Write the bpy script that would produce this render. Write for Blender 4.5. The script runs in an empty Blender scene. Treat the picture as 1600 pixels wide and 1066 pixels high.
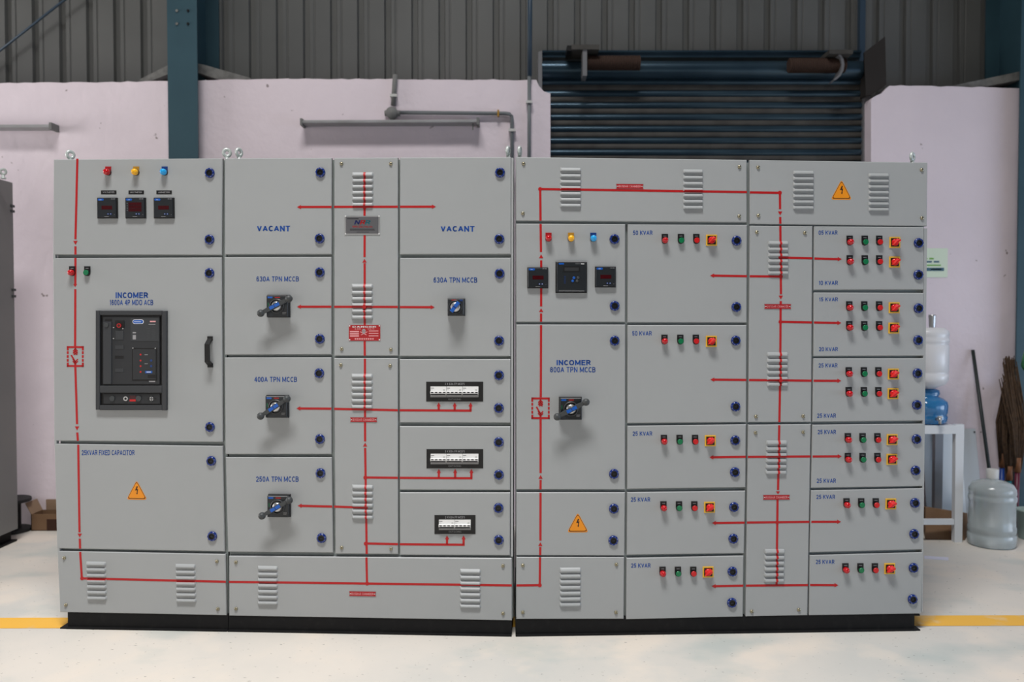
import bpy, bmesh, math, random
from mathutils import Vector, Matrix
random.seed(7)
sc = bpy.context.scene
COL = sc.collection
R = math.radians
# ---------------------------------------------------------------- camera
F = 1291.0; CD = 3.8; CH = 1.467; TH = math.atan(33/F)
cam = bpy.data.cameras.new('camera'); camo = bpy.data.objects.new('camera', cam); COL.objects.link(camo)
cam.sensor_width = 36; cam.lens = F/1600*36
camo.location = (0, -CD, CH); camo.rotation_euler = (math.pi/2-TH, 0, 0)
cam.dof.use_dof = True; cam.dof.focus_distance = 3.85; cam.dof.aperture_fstop = 1.5
cam.clip_end = 200
sc.camera = camo
# ---------------------------------------------------------------- world, lights, exposure
w = bpy.data.worlds.new('world'); sc.world = w; w.use_nodes = True
bg = w.node_tree.nodes['Background']; bg.inputs[0].default_value = (0.88, 0.93, 1, 1); bg.inputs[1].default_value = 0.035
def area(name, loc, rot, sx, sy, power, col):
    l = bpy.data.lights.new(name, 'AREA'); l.shape = 'RECTANGLE'; l.size = sx; l.size_y = sy
    l.energy = power; l.color = col
    o = bpy.data.objects.new(name, l); COL.objects.link(o); o.location = loc; o.rotation_euler = rot
    return o
# daylight through a roof skylight and the open hall door behind the camera; side fills added
k = area('skylight_daylight', (-1.0, -3.9, 11.0), (0, 0, 0), 4.0, 1.5, 570, (1, 0.985, 0.97)); k.data.spread = R(98)
area('hall_door_daylight', (-4.5, -9.5, 1.3), (R(90), 0, R(-25)), 6.0, 2.4, 60, (1, 0.98, 0.95))
area('left_wall_fill', (-8.2, 0.0, 2.1), (R(90), 0, R(-82)), 2.5, 3, 235, (1, 0.985, 0.97))  # added source at the left, lifts the back wall; no door known there
area('cool_right_fill', (6.6, -3.2, 1.1), (R(90), 0, R(62)), 3.0, 1.8, 46, (0.45, 0.68, 1))  # added cool fill from the right for the right-hand cabinet; no known door
area('cool_right_fill', (7.5, -0.5, 0.9), (R(90), 0, R(80)), 2.5, 1.8, 75, (0.7, 0.83, 1))  # second added fill, lifts the right part of the wall and floor
sc.view_settings.view_transform = 'Standard'; sc.view_settings.look = 'None'
sc.view_settings.gamma = 1; sc.view_settings.use_curve_mapping = False
sc.view_settings.exposure = 0.0
sc.cycles.max_bounces = 6
# ---------------------------------------------------------------- pixel -> place
def ray(px, py):
    x = (px-800)/F; y = (533-py)/F
    return Vector((x, math.cos(TH)+y*math.sin(TH), -math.sin(TH)+y*math.cos(TH)))
CAM = Vector((0, -CD, CH))
def P(px, py, Y):
    d = ray(px, py); return CAM+d*((Y+CD)/d.y)
def G(px, py, z=0.0):
    d = ray(px, py); return CAM+d*((z-CH)/d.z)
# ---------------------------------------------------------------- materials
def mat(name, col, rough=.5, metal=0.0, noise=None, bump=None, spec=.5, trans=0, ior=1.45, coat=0):
    m = bpy.data.materials.new(name); m.use_nodes = True; nt = m.node_tree; b = nt.nodes['Principled BSDF']
    b.inputs['Base Color'].default_value = (*col, 1); b.inputs['Roughness'].default_value = rough
    b.inputs['Metallic'].default_value = metal; b.inputs['Specular IOR Level'].default_value = spec
    b.inputs['Transmission Weight'].default_value = trans; b.inputs['IOR'].default_value = ior
    b.inputs['Coat Weight'].default_value = coat
    if noise or bump:
        tc = nt.nodes.new('ShaderNodeTexCoord')
    if noise:                      # (scale, second colour, low, high, detail)
        n = nt.nodes.new('ShaderNodeTexNoise'); n.inputs['Scale'].default_value = noise[0]; n.inputs['Detail'].default_value = noise[4] if len(noise) > 4 else 4
        nt.links.new(tc.outputs['Object'], n.inputs['Vector'])
        r = nt.nodes.new('ShaderNodeValToRGB'); r.color_ramp.elements[0].position = noise[2]; r.color_ramp.elements[1].position = noise[3]
        r.color_ramp.elements[0].color = (*col, 1); r.color_ramp.elements[1].color = (*noise[1], 1)
        nt.links.new(n.outputs['Fac'], r.inputs[0]); nt.links.new(r.outputs[0], b.inputs['Base Color'])
    if bump:
        n = nt.nodes.new('ShaderNodeTexNoise'); n.inputs['Scale'].default_value = bump[0]; n.inputs['Detail'].default_value = 3
        nt.links.new(tc.outputs['Object'], n.inputs['Vector'])
        bp = nt.nodes.new('ShaderNodeBump'); bp.inputs['Strength'].default_value = bump[1]; bp.inputs['Distance'].default_value = bump[2]
        nt.links.new(n.outputs['Fac'], bp.inputs['Height']); nt.links.new(bp.outputs[0], b.inputs['Normal'])
    return m
M = {}
M['grey'] = mat('powder_coat_grey', (.345, .360, .364), .42, noise=(1.3, (.332, .347, .351), .35, .7), bump=(420, .06, .001))
M['frame'] = mat('frame_grey', (.24, .27, .265), .5)
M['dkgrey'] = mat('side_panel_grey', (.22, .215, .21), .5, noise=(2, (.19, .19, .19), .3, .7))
M['plinth'] = mat('plinth_black', (.006, .006, .0065), .65, spec=.25, noise=(30, (.012, .012, .012), .55, .8))
M['red'] = mat('mimic_red', (.42, .006, .008), .45)
M['tagred'] = mat('tag_red', (.36, .008, .012), .4)
M['blue'] = mat('lettering_blue', (.005, .062, .30), .5)
M['latchblue'] = mat('latch_blue', (.004, .022, .16), .16, coat=.3)
M['black'] = mat('black_plastic', (.004, .004, .0045), .45)
M['meter'] = mat('meter_black', (.014, .017, .020), .35)
M['acb'] = mat('breaker_grey', (.035, .038, .042), .45)
M['acb2'] = mat('breaker_dark', (.022, .024, .027), .5)
M['led'] = mat('display_red', (.045, .002, .004), .2)
M['lampred'] = mat('lamp_red', (.45, .004, .008), .12, coat=.3)
M['flatred'] = mat('button_red', (.52, .012, .014), .3)
M['lampyellow'] = mat('lamp_yellow', (.85, .42, .01), .15, coat=.3)
M['lampblue'] = mat('lamp_blue', (.012, .33, .72), .15, coat=.3)
M['dkyellow'] = mat('tag_ochre', (.42, .22, .02), .4)
M['dkblue'] = mat('tag_blue', (.008, .04, .18), .4)
M['green'] = mat('button_green', (.006, .16, .06), .25)
M['yellow'] = mat('switch_yellow', (.72, .42, .04), .4)
M['knobred'] = mat('knob_red', (.62, .012, .015), .22, coat=.3)
M['knobgrey'] = mat('handle_grey', (.045, .05, .052), .5)
M['bright'] = mat('insert_blue', (.005, .09, .42), .3)
M['silver'] = mat('silver', (.5, .5, .5), .3, .8)
M['white'] = mat('white_plastic', (.78, .78, .77), .35)
M['text'] = mat('lettering_white', (.75, .75, .75), .5)
M['dimtext'] = mat('lettering_dim', (.30, .30, .31), .5)
M['pinktext'] = mat('lettering_pinkish', (.75, .35, .36), .5)
M['orange'] = mat('warning_orange', (.78, .27, .01), .4)
M['dkbrown'] = mat('warning_dark', (.035, .012, .004), .5)
M['screw'] = mat('screw_brass', (.32, .29, .20), .3, .8)
M['plate'] = mat('nameplate_metal', (.16, .16, .17), .35, .6)
M['plateink'] = mat('plate_ink', (.03, .03, .035), .5)
M['navy'] = mat('logo_navy', (.008, .012, .09), .5)
M['teal'] = mat('logo_teal', (.01, .12, .15), .5)
M['eye'] = mat('eyebolt_white', (.55, .60, .58), .3, .2)
M['mcbshade'] = mat('breaker_switch_grey', (.28, .28, .28), .45)
M['column'] = mat('column_teal_paint', (.030, .075, .098), .5, noise=(3, (.024, .062, .082), .4, .7))
M['clad'] = mat('cladding_grey', (.140, .143, .138), .5, .1, noise=(1.2, (.112, .115, .111), .35, .7))
M['shutter'] = mat('shutter_blue_steel', (.045, .080, .110), .30, .55, noise=(2.5, (.025, .050, .075), .35, .7))
M['rust'] = mat('shutter_rusty_joint', (.058, .054, .048), .7, noise=(6, (.03, .027, .024), .4, .7))
M['spring'] = mat('spring_rust_brown', (.045, .022, .014), .75, .2)
M['rustplate'] = mat('rusted_plate', (.018, .014, .012), .8)
M['pvc'] = mat('conduit_grey', (.14, .155, .165), .55)
M['pvcdark'] = mat('conduit_dusty', (.17, .17, .165), .7)
M['clip'] = mat('clip_white', (.55, .55, .53), .5)
M['batten'] = mat('batten_grey', (.34, .34, .35), .5, noise=(5, (.28, .28, .28), .4, .7))
M['mortar'] = mat('mortar_grey', (.20, .20, .19), .9, noise=(14, (.10, .10, .095), .4, .7))
M['card'] = mat('cardboard', (.20, .115, .062), .85, noise=(9, (.17, .095, .05), .4, .7))
M['cardin'] = mat('cardboard_pale', (.30, .20, .13), .85)
M['carddark'] = mat('cardboard_opening_shade', (.045, .016, .008), .85)
M['spool'] = mat('spool_black', (.012, .012, .013), .6)
M['white2'] = mat('table_white_paint', (.66, .68, .70), .4)
M['panelwhite'] = mat('sheet_white', (.80, .85, .88), .4)
M['panelgrey'] = mat('sheet_grey', (.50, .53, .55), .45)
M['steelgrey'] = mat('frame_steel', (.22, .22, .23), .4, .4)
M['waterblue'] = mat('dispenser_blue', (.05, .27, .58), .12, trans=.45, coat=.3)
M['jugclear'] = mat('jug_milky', (.80, .80, .82), .25, trans=.15)
M['juggrey'] = mat('jug_greenish', (.62, .68, .69), .16, trans=.55)
M['stick'] = mat('stick_black', (.012, .018, .018), .5)
M['bristle'] = mat('broom_straw', (.075, .042, .022), .95, noise=(40, (.035, .02, .011), .35, .7))
M['hblue'] = mat('handle_blue', (.012, .05, .24), .4)
M['hteal'] = mat('handle_teal', (.01, .16, .19), .4)
M['hmaroon'] = mat('handle_maroon', (.10, .008, .025), .4)
M['orangeb'] = mat('handle_binding', (.16, .06, .02), .6)
M['bag'] = mat('bag_green', (.02, .17, .055), .35)
M['pail'] = mat('pail_greygreen', (.26, .33, .30), .5)
M['greencap'] = mat('cap_green', (.01, .25, .12), .3)
M['poster'] = mat('paper_pale_green', (.66, .76, .62), .7)
M['pgreen'] = mat('print_green', (.18, .42, .08), .6)
M['pblue'] = mat('print_blue', (.06, .14, .20), .6)
M['strip'] = mat('strip_lilac', (.66, .66, .78), .5)
M['polyc'] = mat('pole_blue', (.03, .055, .085), .5)

def wall_material():
    m = mat('pink_plaster', (.77, .68, .73), .85, noise=(1.1, (.70, .62, .67), .35, .7, 6), bump=(9, .35, .02))
    nt = m.node_tree; b = nt.nodes['Principled BSDF']; tc = [n for n in nt.nodes if n.type == 'TEX_COORD'][0]
    src = b.inputs['Base Color'].links[0].from_socket
    v = nt.nodes.new('ShaderNodeTexNoise'); v.inputs['Scale'].default_value = 13; v.inputs['Detail'].default_value = 2
    nt.links.new(tc.outputs['Object'], v.inputs['Vector'])
    r = nt.nodes.new('ShaderNodeValToRGB'); r.color_ramp.elements[0].position = .735; r.color_ramp.elements[1].position = .76
    r.color_ramp.elements[0].color = (0, 0, 0, 1); r.color_ramp.elements[1].color = (.75, .75, .75, 1)
    nt.links.new(v.outputs['Fac'], r.inputs[0])
    mx = nt.nodes.new('ShaderNodeMixRGB'); nt.links.new(r.outputs[0], mx.inputs[0]); nt.links.new(src, mx.inputs[1]); mx.inputs[2].default_value = (.16, .12, .11, 1)
    nt.links.new(mx.outputs[0], b.inputs['Base Color'])
    return m
M['wall'] = wall_material()
def floor_material():
    m = mat('concrete_floor', (.66, .615, .555), .5, noise=(.9, (.54, .535, .505), .42, .68, 7), bump=(30, .15, .004))
    nt = m.node_tree; b = nt.nodes['Principled BSDF']; tc = [n for n in nt.nodes if n.type == 'TEX_COORD'][0]
    src = b.inputs['Base Color'].links[0].from_socket
    def layer(src, scale, lo, hi, col, strength, stretch=(1, 1, 1), det=5):
        mp = nt.nodes.new('ShaderNodeMapping'); mp.inputs['Scale'].default_value = stretch; nt.links.new(tc.outputs['Object'], mp.inputs[0])
        v = nt.nodes.new('ShaderNodeTexNoise'); v.inputs['Scale'].default_value = scale; v.inputs['Detail'].default_value = det
        nt.links.new(mp.outputs[0], v.inputs['Vector'])
        r = nt.nodes.new('ShaderNodeValToRGB'); r.color_ramp.elements[0].position = lo; r.color_ramp.elements[1].position = hi
        r.color_ramp.elements[0].color = (0, 0, 0, 1); r.color_ramp.elements[1].color = (strength,)*3+(1,)
        nt.links.new(v.outputs['Fac'], r.inputs[0])
        mx = nt.nodes.new('ShaderNodeMixRGB'); nt.links.new(r.outputs[0], mx.inputs[0]); nt.links.new(src, mx.inputs[1]); mx.inputs[2].default_value = (*col, 1)
        return mx.outputs[0]
    src = layer(src, 2.6, .52, .66, (.72, .645, .56), .7)
    src = layer(src, 1.5, .55, .70, (.36, .43, .42), .55, (1, 1.6, 1))
    src = layer(src, 16, .70, .78, (.30, .27, .24), .5, (1, 2, 1), 5)
    src = layer(src, 38, .70, .74, (.06, .06, .06), .8, (1, 2.5, 1), 2)
    nt.links.new(src, b.inputs['Base Color'])
    return m
M['floor'] = floor_material()
M['lineyellow'] = mat('floor_line_yellow', (.80, .44, .06), .55, noise=(7, (.70, .55, .36), .54, .72, 6))

# ---------------------------------------------------------------- mesh builder
class MB:
    def __init__(s): s.v = []; s.f = []; s.m = []; s.sm = []; s.mats = []
    def mi(s, name):
        if name not in s.mats: s.mats.append(name)
        return s.mats.index(name)
    def add(s, vs, fs, mt, smooth=False):
        o = len(s.v); s.v += [tuple(v) for v in vs]; k = s.mi(mt)
        for f in fs: s.f.append([o+i for i in f]); s.m.append(k); s.sm.append(smooth)
    def box(s, x0, x1, y0, y1, z0, z1, mt):
        vs = [(x, y, z) for x in (x0, x1) for y in (y0, y1) for z in (z0, z1)]
        s.add(vs, [(0, 1, 3, 2), (4, 6, 7, 5), (0, 4, 5, 1), (2, 3, 7, 6), (0, 2, 6, 4), (1, 5, 7, 3)], mt)
    def prism(s, pts, y0, y1, mt, ch=0.0, smooth=False):
        """pts: outline (x,z); front face at y0 (nearer the viewer, smaller y), back at y1; ch = chamfer of the front edge"""
        n = len(pts)
        if ch:
            cx = sum(p[0] for p in pts)/n; cz = sum(p[1] for p in pts)/n
            ins = []
            for i in range(n):
                a = Vector(pts[i-1]); b = Vector(pts[i]); c = Vector(pts[(i+1) % n])
                e1 = (b-a).normalized(); e2 = (c-b).normalized()
                n1 = Vector((-e1.y, e1.x)); n2 = Vector((-e2.y, e2.x))
                if n1.dot(Vector((cx, cz))-b) < 0: n1 = -n1
                if n2.dot(Vector((cx, cz))-b) < 0: n2 = -n2
                nn = (n1+n2); L = nn.length
                nn = nn/L; k = ch/max(.4, nn.dot(n1))
                ins.append(b+nn*k)
            vs = [(p[0], y0, p[1]) for p in ins]+[(p[0], y0+ch, p[1]) for p in pts]+[(p[0], y1, p[1]) for p in pts]
            fs = [list(range(n)), list(range(3*n-1, 2*n-1, -1))]
            for k in (0, 1):
                for i in range(n): j = (i+1) % n; fs.append((k*n+i, k*n+n+i, k*n+n+j, k*n+j))
        else:
            vs = [(p[0], y0, p[1]) for p in pts]+[(p[0], y1, p[1]) for p in pts]
            fs = [list(range(n)), list(range(2*n-1, n-1, -1))]+[(i, n+i, n+(i+1) % n, (i+1) % n) for i in range(n)]
        s.add(vs, fs, mt, smooth)
    def lathe(s, prof, mt, axis='z', o=(0, 0, 0), n=20, smooth=True, caps=True):
        """prof: (r, h) list along the axis"""
        vs = []; fs = []
        for r, h in prof:
            for i in range(n):
                a = 2*math.pi*i/n; c, d = r*math.cos(a), r*math.sin(a)
                if axis == 'z': p = (c, d, h)
                elif axis == 'y': p = (c, -h, d)      # h grows toward the viewer
                else: p = (h, c, d)
                vs.append((p[0]+o[0], p[1]+o[1], p[2]+o[2]))
        for k in range(len(prof)-1):
            for i in range(n):
                j = (i+1) % n; fs.append((k*n+i, k*n+j, (k+1)*n+j, (k+1)*n+i))
        s.add(vs, fs, mt, smooth)
        if caps:
            if prof[0][0] > 1e-5: s.add(vs[:n], [list(range(n))], mt)
            if prof[-1][0] > 1e-5: s.add(vs[-n:], [list(range(n))], mt)
    def ball(s, c, r, mt, n=16, sy=1.0):
        s.lathe([(r*math.sin(math.pi*k/n*1.0), -r*math.cos(math.pi*k/n)*sy) for k in range(n+1)], mt, 'y', c, n, True, False)
    def tube(s, pts, r, mt, n=10, smooth=True, r2=None):
        pts = [Vector(p) for p in pts]; rings = []
        for i, p in enumerate(pts):
            if i == 0: t = pts[1]-p
            elif i == len(pts)-1: t = p-pts[i-1]
            else: t = (pts[i+1]-p).normalized()+(p-pts[i-1]).normalized()
            t.normalize(); up = Vector((0, 0, 1)) if abs(t.z) < .9 else Vector((0, 1, 0))
            a = t.cross(up).normalized(); b = t.cross(a)
            rr = r if r2 is None else r+(r2-r)*i/(len(pts)-1)
            rings.append([p+a*rr*math.cos(2*math.pi*k/n)+b*rr*math.sin(2*math.pi*k/n) for k in range(n)])
        vs = [v for q in rings for v in q]; fs = [list(range(n)), list(range(len(vs)-n, len(vs)))]
        for k in range(len(pts)-1):
            for i in range(n): j = (i+1) % n; fs.append((k*n+i, k*n+j, (k+1)*n+j, (k+1)*n+i))
        s.add(vs, fs, mt, smooth)
    def build(s, name, parent=None, loc=None):
        me = bpy.data.meshes.new(name); me.from_pydata(s.v, [], s.f)
        for k in s.mats: me.materials.append(M[k])
        me.polygons.foreach_set('material_index', s.m); me.polygons.foreach_set('use_smooth', s.sm)
        bm = bmesh.new(); bm.from_mesh(me); bmesh.ops.recalc_face_normals(bm, faces=bm.faces); bm.to_mesh(me); bm.free()
        o = bpy.data.objects.new(name, me); COL.objects.link(o)
        if parent: o.parent = parent
        if loc is not None: o.location = loc
        return o
def recentre(o):
    """move a top-level mesh's origin to the middle of its base"""
    me = o.data; xs = [v.co for v in me.vertices]
    c = Vector(((min(v.x for v in xs)+max(v.x for v in xs))/2, (min(v.y for v in xs)+max(v.y for v in xs))/2, min(v.z for v in xs)))
    me.transform(Matrix.Translation(-c)); o.location = c
def tag(o, label, cat, group=None, kind=None):
    o['label'] = label; o['category'] = cat
    if group: o['group'] = group
    if kind: o['kind'] = kind
    return o
def structure(o): o['kind'] = 'structure'; return o
def empty(name, loc, rz=0):
    o = bpy.data.objects.new(name, None); COL.objects.link(o); o.location = loc; o.rotation_euler = (0, 0, rz); o.empty_display_size = .1
    return o
def _arc(cx, cy, rx, ry, a0, a1, n=6): return [(cx+rx*math.cos(R(a0+(a1-a0)*k/n)), cy+ry*math.sin(R(a0+(a1-a0)*k/n))) for k in range(n+1)]
def _ring(n=14): return [(.5+.5*(abs(math.cos(t))**.75)*(1 if math.cos(t) > 0 else -1), .5+.5*(abs(math.sin(t))**.85)*(1 if math.sin(t) > 0 else -1)) for t in [2*math.pi*k/n for k in range(n+1)]]
_bowl = lambda y0, y1, w=1: [(0, y1), (w*.55, y1)]+_arc(w*.55, (y0+y1)/2, w*.45, (y1-y0)/2, 90, -90)[1:]+[(0, y0)]
GL = {'A': (.72, [[(0, 0), (.5, 1), (1, 0)], [(.2, .3), (.8, .3)]]), 'B': (.66, [[(0, 0), (0, 1)], _bowl(.53, 1, .92), _bowl(0, .53)]),
 'C': (.70, [_arc(.5, .5, .5, .5, 42, 318, 12)]), 'D': (.68, [[(0, 0), (0, 1)], [(0, 1), (.45, 1)]+_arc(.45, .5, .55, .5, 90, -90, 8)[1:]+[(0, 0)]]),
 'E': (.60, [[(1, 0), (0, 0), (0, 1), (1, 1)], [(0, .53), (.9, .53)]]), 'F': (.56, [[(0, 0), (0, 1), (1, 1)], [(0, .52), (.85, .52)]]),
 'G': (.74, [_arc(.5, .5, .5, .5, 50, 330, 12)+[(1, .45), (.6, .45)]]), 'I': (.20, [[(.5, 0), (.5, 1)]]), 'K': (.68, [[(0, 0), (0, 1)], [(1, 1), (0, .38)], [(.32, .6), (1, 0)]]),
 'H': (.66, [[(0, 0), (0, 1)], [(1, 0), (1, 1)], [(0, .52), (1, .52)]]),
 'L': (.56, [[(0, 1), (0, 0), (1, 0)]]), 'M': (.84, [[(0, 0), (0, 1), (.5, .12), (1, 1), (1, 0)]]), 'N': (.68, [[(0, 0), (0, 1), (1, 0), (1, 1)]]),
 'O': (.76, [_ring()]), 'P': (.62, [[(0, 0), (0, 1)], _bowl(.45, 1)]), 'R': (.68, [[(0, 0), (0, 1)], _bowl(.48, 1, .95), [(.5, .48), (1, 0)]]),
 'S': (.62, [[(.98, .76)]+_arc(.5, .76, .46, .24, 30, 270, 8)+_arc(.5, .26, .5, .26, 90, -150, 8)[0:]]), 'T': (.62, [[(.5, 0), (.5, 1)], [(0, 1), (1, 1)]]),
 'U': (.68, [[(0, 1), (0, .35)]+_arc(.5, .35, .5, .35, 180, 360, 8)[1:]+[(1, 1)]]), 'V': (.68, [[(0, 1), (.5, 0), (1, 1)]]), 'X': (.66, [[(0, 0), (1, 1)], [(0, 1), (1, 0)]]), 'Y': (.66, [[(0, 1), (.5, .5), (1, 1)], [(.5, .5), (.5, 0)]]),
 '0': (.58, [_ring()]), '1': (.34, [[(.2, .72), (.75, 1), (.75, 0)]]), '2': (.58, [_arc(.5, .7, .5, .3, 170, -40, 8)+[(0, 0), (1, 0)]]), '3': (.58, [_arc(.48, .74, .44, .26, 160, -90, 8)+_arc(.48, .26, .5, .26, 90, -165, 8)[1:]]),
 '4': (.60, [[(.72, 0), (.72, 1), (0, .3), (1, .3)]]), '5': (.58, [[(.92, 1), (.15, 1), (.06, .5)]+_arc(.48, .32, .5, .32, 130, -165, 8)]), '6': (.58, [_arc(.5, .3, .48, .3, 0, 360, 10), [(.02, .3), (.05, .6)]+_arc(.5, .62, .45, .38, 170, 30, 6)]),
 '8': (.58, [_arc(.5, .76, .42, .24, 0, 360, 10), _arc(.5, .27, .5, .27, 0, 360, 10)]), "'": (.14, [[(.5, .75), (.5, 1)]]), ' ': (.24, [])}
for ch, up in (('e', 'E'), ('l', 'I'), ('c', 'C'), ('t', 'T'), ('r', 'R'), ('i', 'I'), ('a', 'A'), ('s', 'S')):
    g_ = GL[up]; GL[ch] = (g_[0]*.82, [[(x, y*(1 if ch in 'lt' else .74)) for x, y in q] for q in g_[1]])
_txt = {}
def text_geo(s, bold=.018):
    """bold sans lettering made of strokes, in a unit box"""
    if (s, bold) not in _txt:
        t = .10+bold*3.2; vs = []; fs = []; x = 0.0
        for ch in s:
            w_, st = GL[ch]
            for pl in st:
                q = [Vector((x+t/2+p[0]*max(w_-t, .0), t/2+p[1]*(1-t))) for p in pl]
                for k, (a, b) in enumerate(zip(q, q[1:])):
                    d = (b-a); L = d.length
                    if L < 1e-6: continue
                    d /= L; nn = Vector((-d.y, d.x))*t/2
                    closed = (q[0]-q[-1]).length < 1e-4
                    ea = t*.22 if k > 0 or closed else 0; eb = t*.22 if k < len(q)-2 or closed else 0
                    if abs(d.x) > .01 and abs(d.y) > .01 and len(pl) <= 5: ea = ea or t*.12; eb = eb or t*.12
                    if len(pl) <= 5 and (abs(d.x) < .01 or abs(d.y) < .01):
                        ea = t*.5 if k > 0 else ea; eb = t*.5 if k < len(q)-2 else eb
                    if (abs(d.y) < .01 or abs(d.x) < .01) and k == 0: ea = max(ea, t*.5)
                    if (abs(d.y) < .01 or abs(d.x) < .01) and k == len(q)-2: eb = max(eb, t*.5)
                    a2 = a-d*ea; b2 = b+d*eb; o = len(vs)
                    vs += [(p.x, min(max(p.y, 0), 1)) for p in (a2+nn, b2+nn, b2-nn, a2-nn)]; fs.append([o, o+1, o+2, o+3])
            x += w_+.115-(.06 if ch in 'C' else 0)
        x1 = max(v[0] for v in vs); x0 = min(v[0] for v in vs)
        _txt[(s, bold)] = ([((v[0]-x0)/(x1-x0), v[1]) for v in vs], fs)
    return _txt[(s, bold)]

# ---------------------------------------------------------------- cabinets
class Cab:
    def __init__(s, phi, ucpx):
        s.phi = phi; s.uc = 0.0
        s.uc = s.L(ucpx, 900)[0]
        s.root = None
    def L(s, px, py, n=0.0):
        """where the pixel's ray meets the cabinet's front plane moved n metres forward: local (u, z)"""
        d = ray(px, py); c, sn = math.cos(s.phi), math.sin(s.phi)
        nv = Vector((sn, -c, 0)); t = (n-CAM.dot(nv))/d.dot(nv); p = CAM+d*t
        return (p.x*c+p.y*sn-s.uc, p.z)
    def empty(s, name):
        c, sn = math.cos(s.phi), math.sin(s.phi)
        s.root = empty(name, (c*s.uc, sn*s.uc, 0), s.phi); return s.root
    def quad(s, q): return [s.L(*p) for p in q]

PXM = 1/340.0
def put_text(mb, cab, st, x0, x1, yt, yb, mt='blue', n=.0006, bold=.018, skew=0):
    vs, fs = text_geo(st, bold)
    tl, tr, bl, br = [Vector(cab.L(*p)) for p in ((x0, yt), (x1, yt), (x0, yb), (x1, yb))]
    out = []
    for a, b in vs:
        p = (bl*(1-a)+br*a)*(1-b)+(tl*(1-a)+tr*a)*b
        out.append((p.x+skew*(b-.5)*(tl-bl).length, -n, p.y))
    mb.add(out, fs, mt)
def bar(mb, cab, x0, x1, y0, y1, mt, n0, n1=None):
    if n1 is None: n1 = n0+.0004
    mb.prism([cab.L(x0, y0), cab.L(x1, y0), cab.L(x1, y1), cab.L(x0, y1)], -n1, -n0, mt)
def disc(mb, cab, x, y, r, mt, n0, n1, n=14):
    u, z = cab.L(x, y); r *= PXM
    mb.lathe([(r, n0), (r, n1)], mt, 'y', (u, 0, z), n, False)
def oval(mb, cab, x0, x1, y0, y1, mt, n0, n1):
    a, b = cab.L(x0, y0); c, d = cab.L(x1, y1); cx, cz, rx, rz = (a+c)/2, (b+d)/2, (c-a)/2, (b-d)/2
    pts = []
    k = max(0, rx-rz)
    for i in range(16):
        t = 2*math.pi*i/16; pts.append((cx+(k if math.cos(t) > 0 else -k)+rz*math.cos(t), cz+rz*math.sin(t)))
    mb.prism(pts, -n1, -n0, mt)

TW = 1.75                                     # half width of the mimic tape, px
def hood_n(s, D=.010):
    pr = ((0, 0), (.3, .55), (.62, .92), (.8, 1), (1, .97))
    for (a, b), (c, d) in zip(pr, pr[1:]):
        if s <= c: return D*(b+(d-b)*(s-a)/(c-a))
    return D
def louvres(cab, x0, x1, yt, yb, n, shift=0):
    """returns list of hoods (u0,u1,ztop,zbot); yt = top of the first hood, yb = bottom of the last"""
    pitch = (yb-yt)/(n-1+.62); H = []
    for k in range(n):
        s = shift*k/(n-1)
        a = cab.L(x0+s, yt+pitch*k); b = cab.L(x1+s, yt+pitch*(k+.62))
        H.append((a[0], b[0], a[1], b[1]))
    return H
def hood_mesh(mb, h, mt='grey', off=0.0, endtaper=.006):
    u0, u1, zt, zb = h; S = (0, .3, .62, .8, 1); vs = []
    for q, s in enumerate(S):
        z = zt+(zb-zt)*s; nn = hood_n(s)+off; e = endtaper*nn/.010
        for u, f in ((u0, 0), (u0+endtaper, 1), (u1-endtaper, 1), (u1, 0)):
            vs.append((u, -(nn if f else off+.0001), z))
    k = len(S)
    fs = []
    for i in range(k-1):
        for j in range(3): fs.append((i*4+j, i*4+j+1, (i+1)*4+j+1, (i+1)*4+j))
    o = len(vs)
    z = zb; # rolled lip going back in
    if off == 0:
        for u, f in ((u0, 0), (u0+endtaper, 1), (u1-endtaper, 1), (u1, 0)): vs.append((u, -(.0075 if f else .0001), z+.0012))
        for j in range(3): fs.append(((k-1)*4+j, (k-1)*4+j+1, o+j+1, o+j))
    mb.add(vs, fs, mt, False)
def tape(mb, cab, line, hoods):
    pts = [Vector(cab.L(*p)) for p in line]; hw = TW*PXM
    for a, b in zip(pts, pts[1:]):
        d = (b-a).normalized(); nn = Vector((-d.y, d.x))*hw
        mb.prism([tuple(a+nn), tuple(b+nn), tuple(b-nn), tuple(a-nn)], -.0009, -.0001, 'red')
        for (u0, u1, zt, zb) in hoods:
            if abs(d.y) > .9:
                lo, hi = sorted((a.y, b.y)); 
                if hi < zb or lo > zt: continue
                u = a.x+(b.x-a.x)*(((zt+zb)/2-a.y)/(b.y-a.y))
                if u0 < u < u1: 
                    vs = []
                    for s in (0, .3, .62, .8, 1):
                        z = zt+(zb-zt)*s; vs += [(u-hw, -hood_n(s)-.0007, z), (u+hw, -hood_n(s)-.0007, z)]
                    mb.add(vs, [(2*i, 2*i+1, 2*i+3, 2*i+2) for i in range(4)], 'red')
            else:
                lo, hi = sorted((a.x, b.x)); l = max(lo, u0+.003); r = min(hi, u1-.003)
                if r <= l: continue
                zc = a.y+(b.y-a.y)*(((l+r)/2-a.x)/(b.x-a.x)); z1 = min(zc+hw, zt); z0 = max(zc-hw, zb)
                if z1-z0 < .001: continue
                s1 = (zt-z1)/(zt-zb); s0 = (zt-z0)/(zt-zb)
                mb.add([(l, -hood_n(s1)-.0008, z1), (r, -hood_n(s1)-.0008, z1), (r, -hood_n(s0)-.0008, z0), (l, -hood_n(s0)-.0008, z0)], [(0, 1, 2, 3)], 'red')
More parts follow.
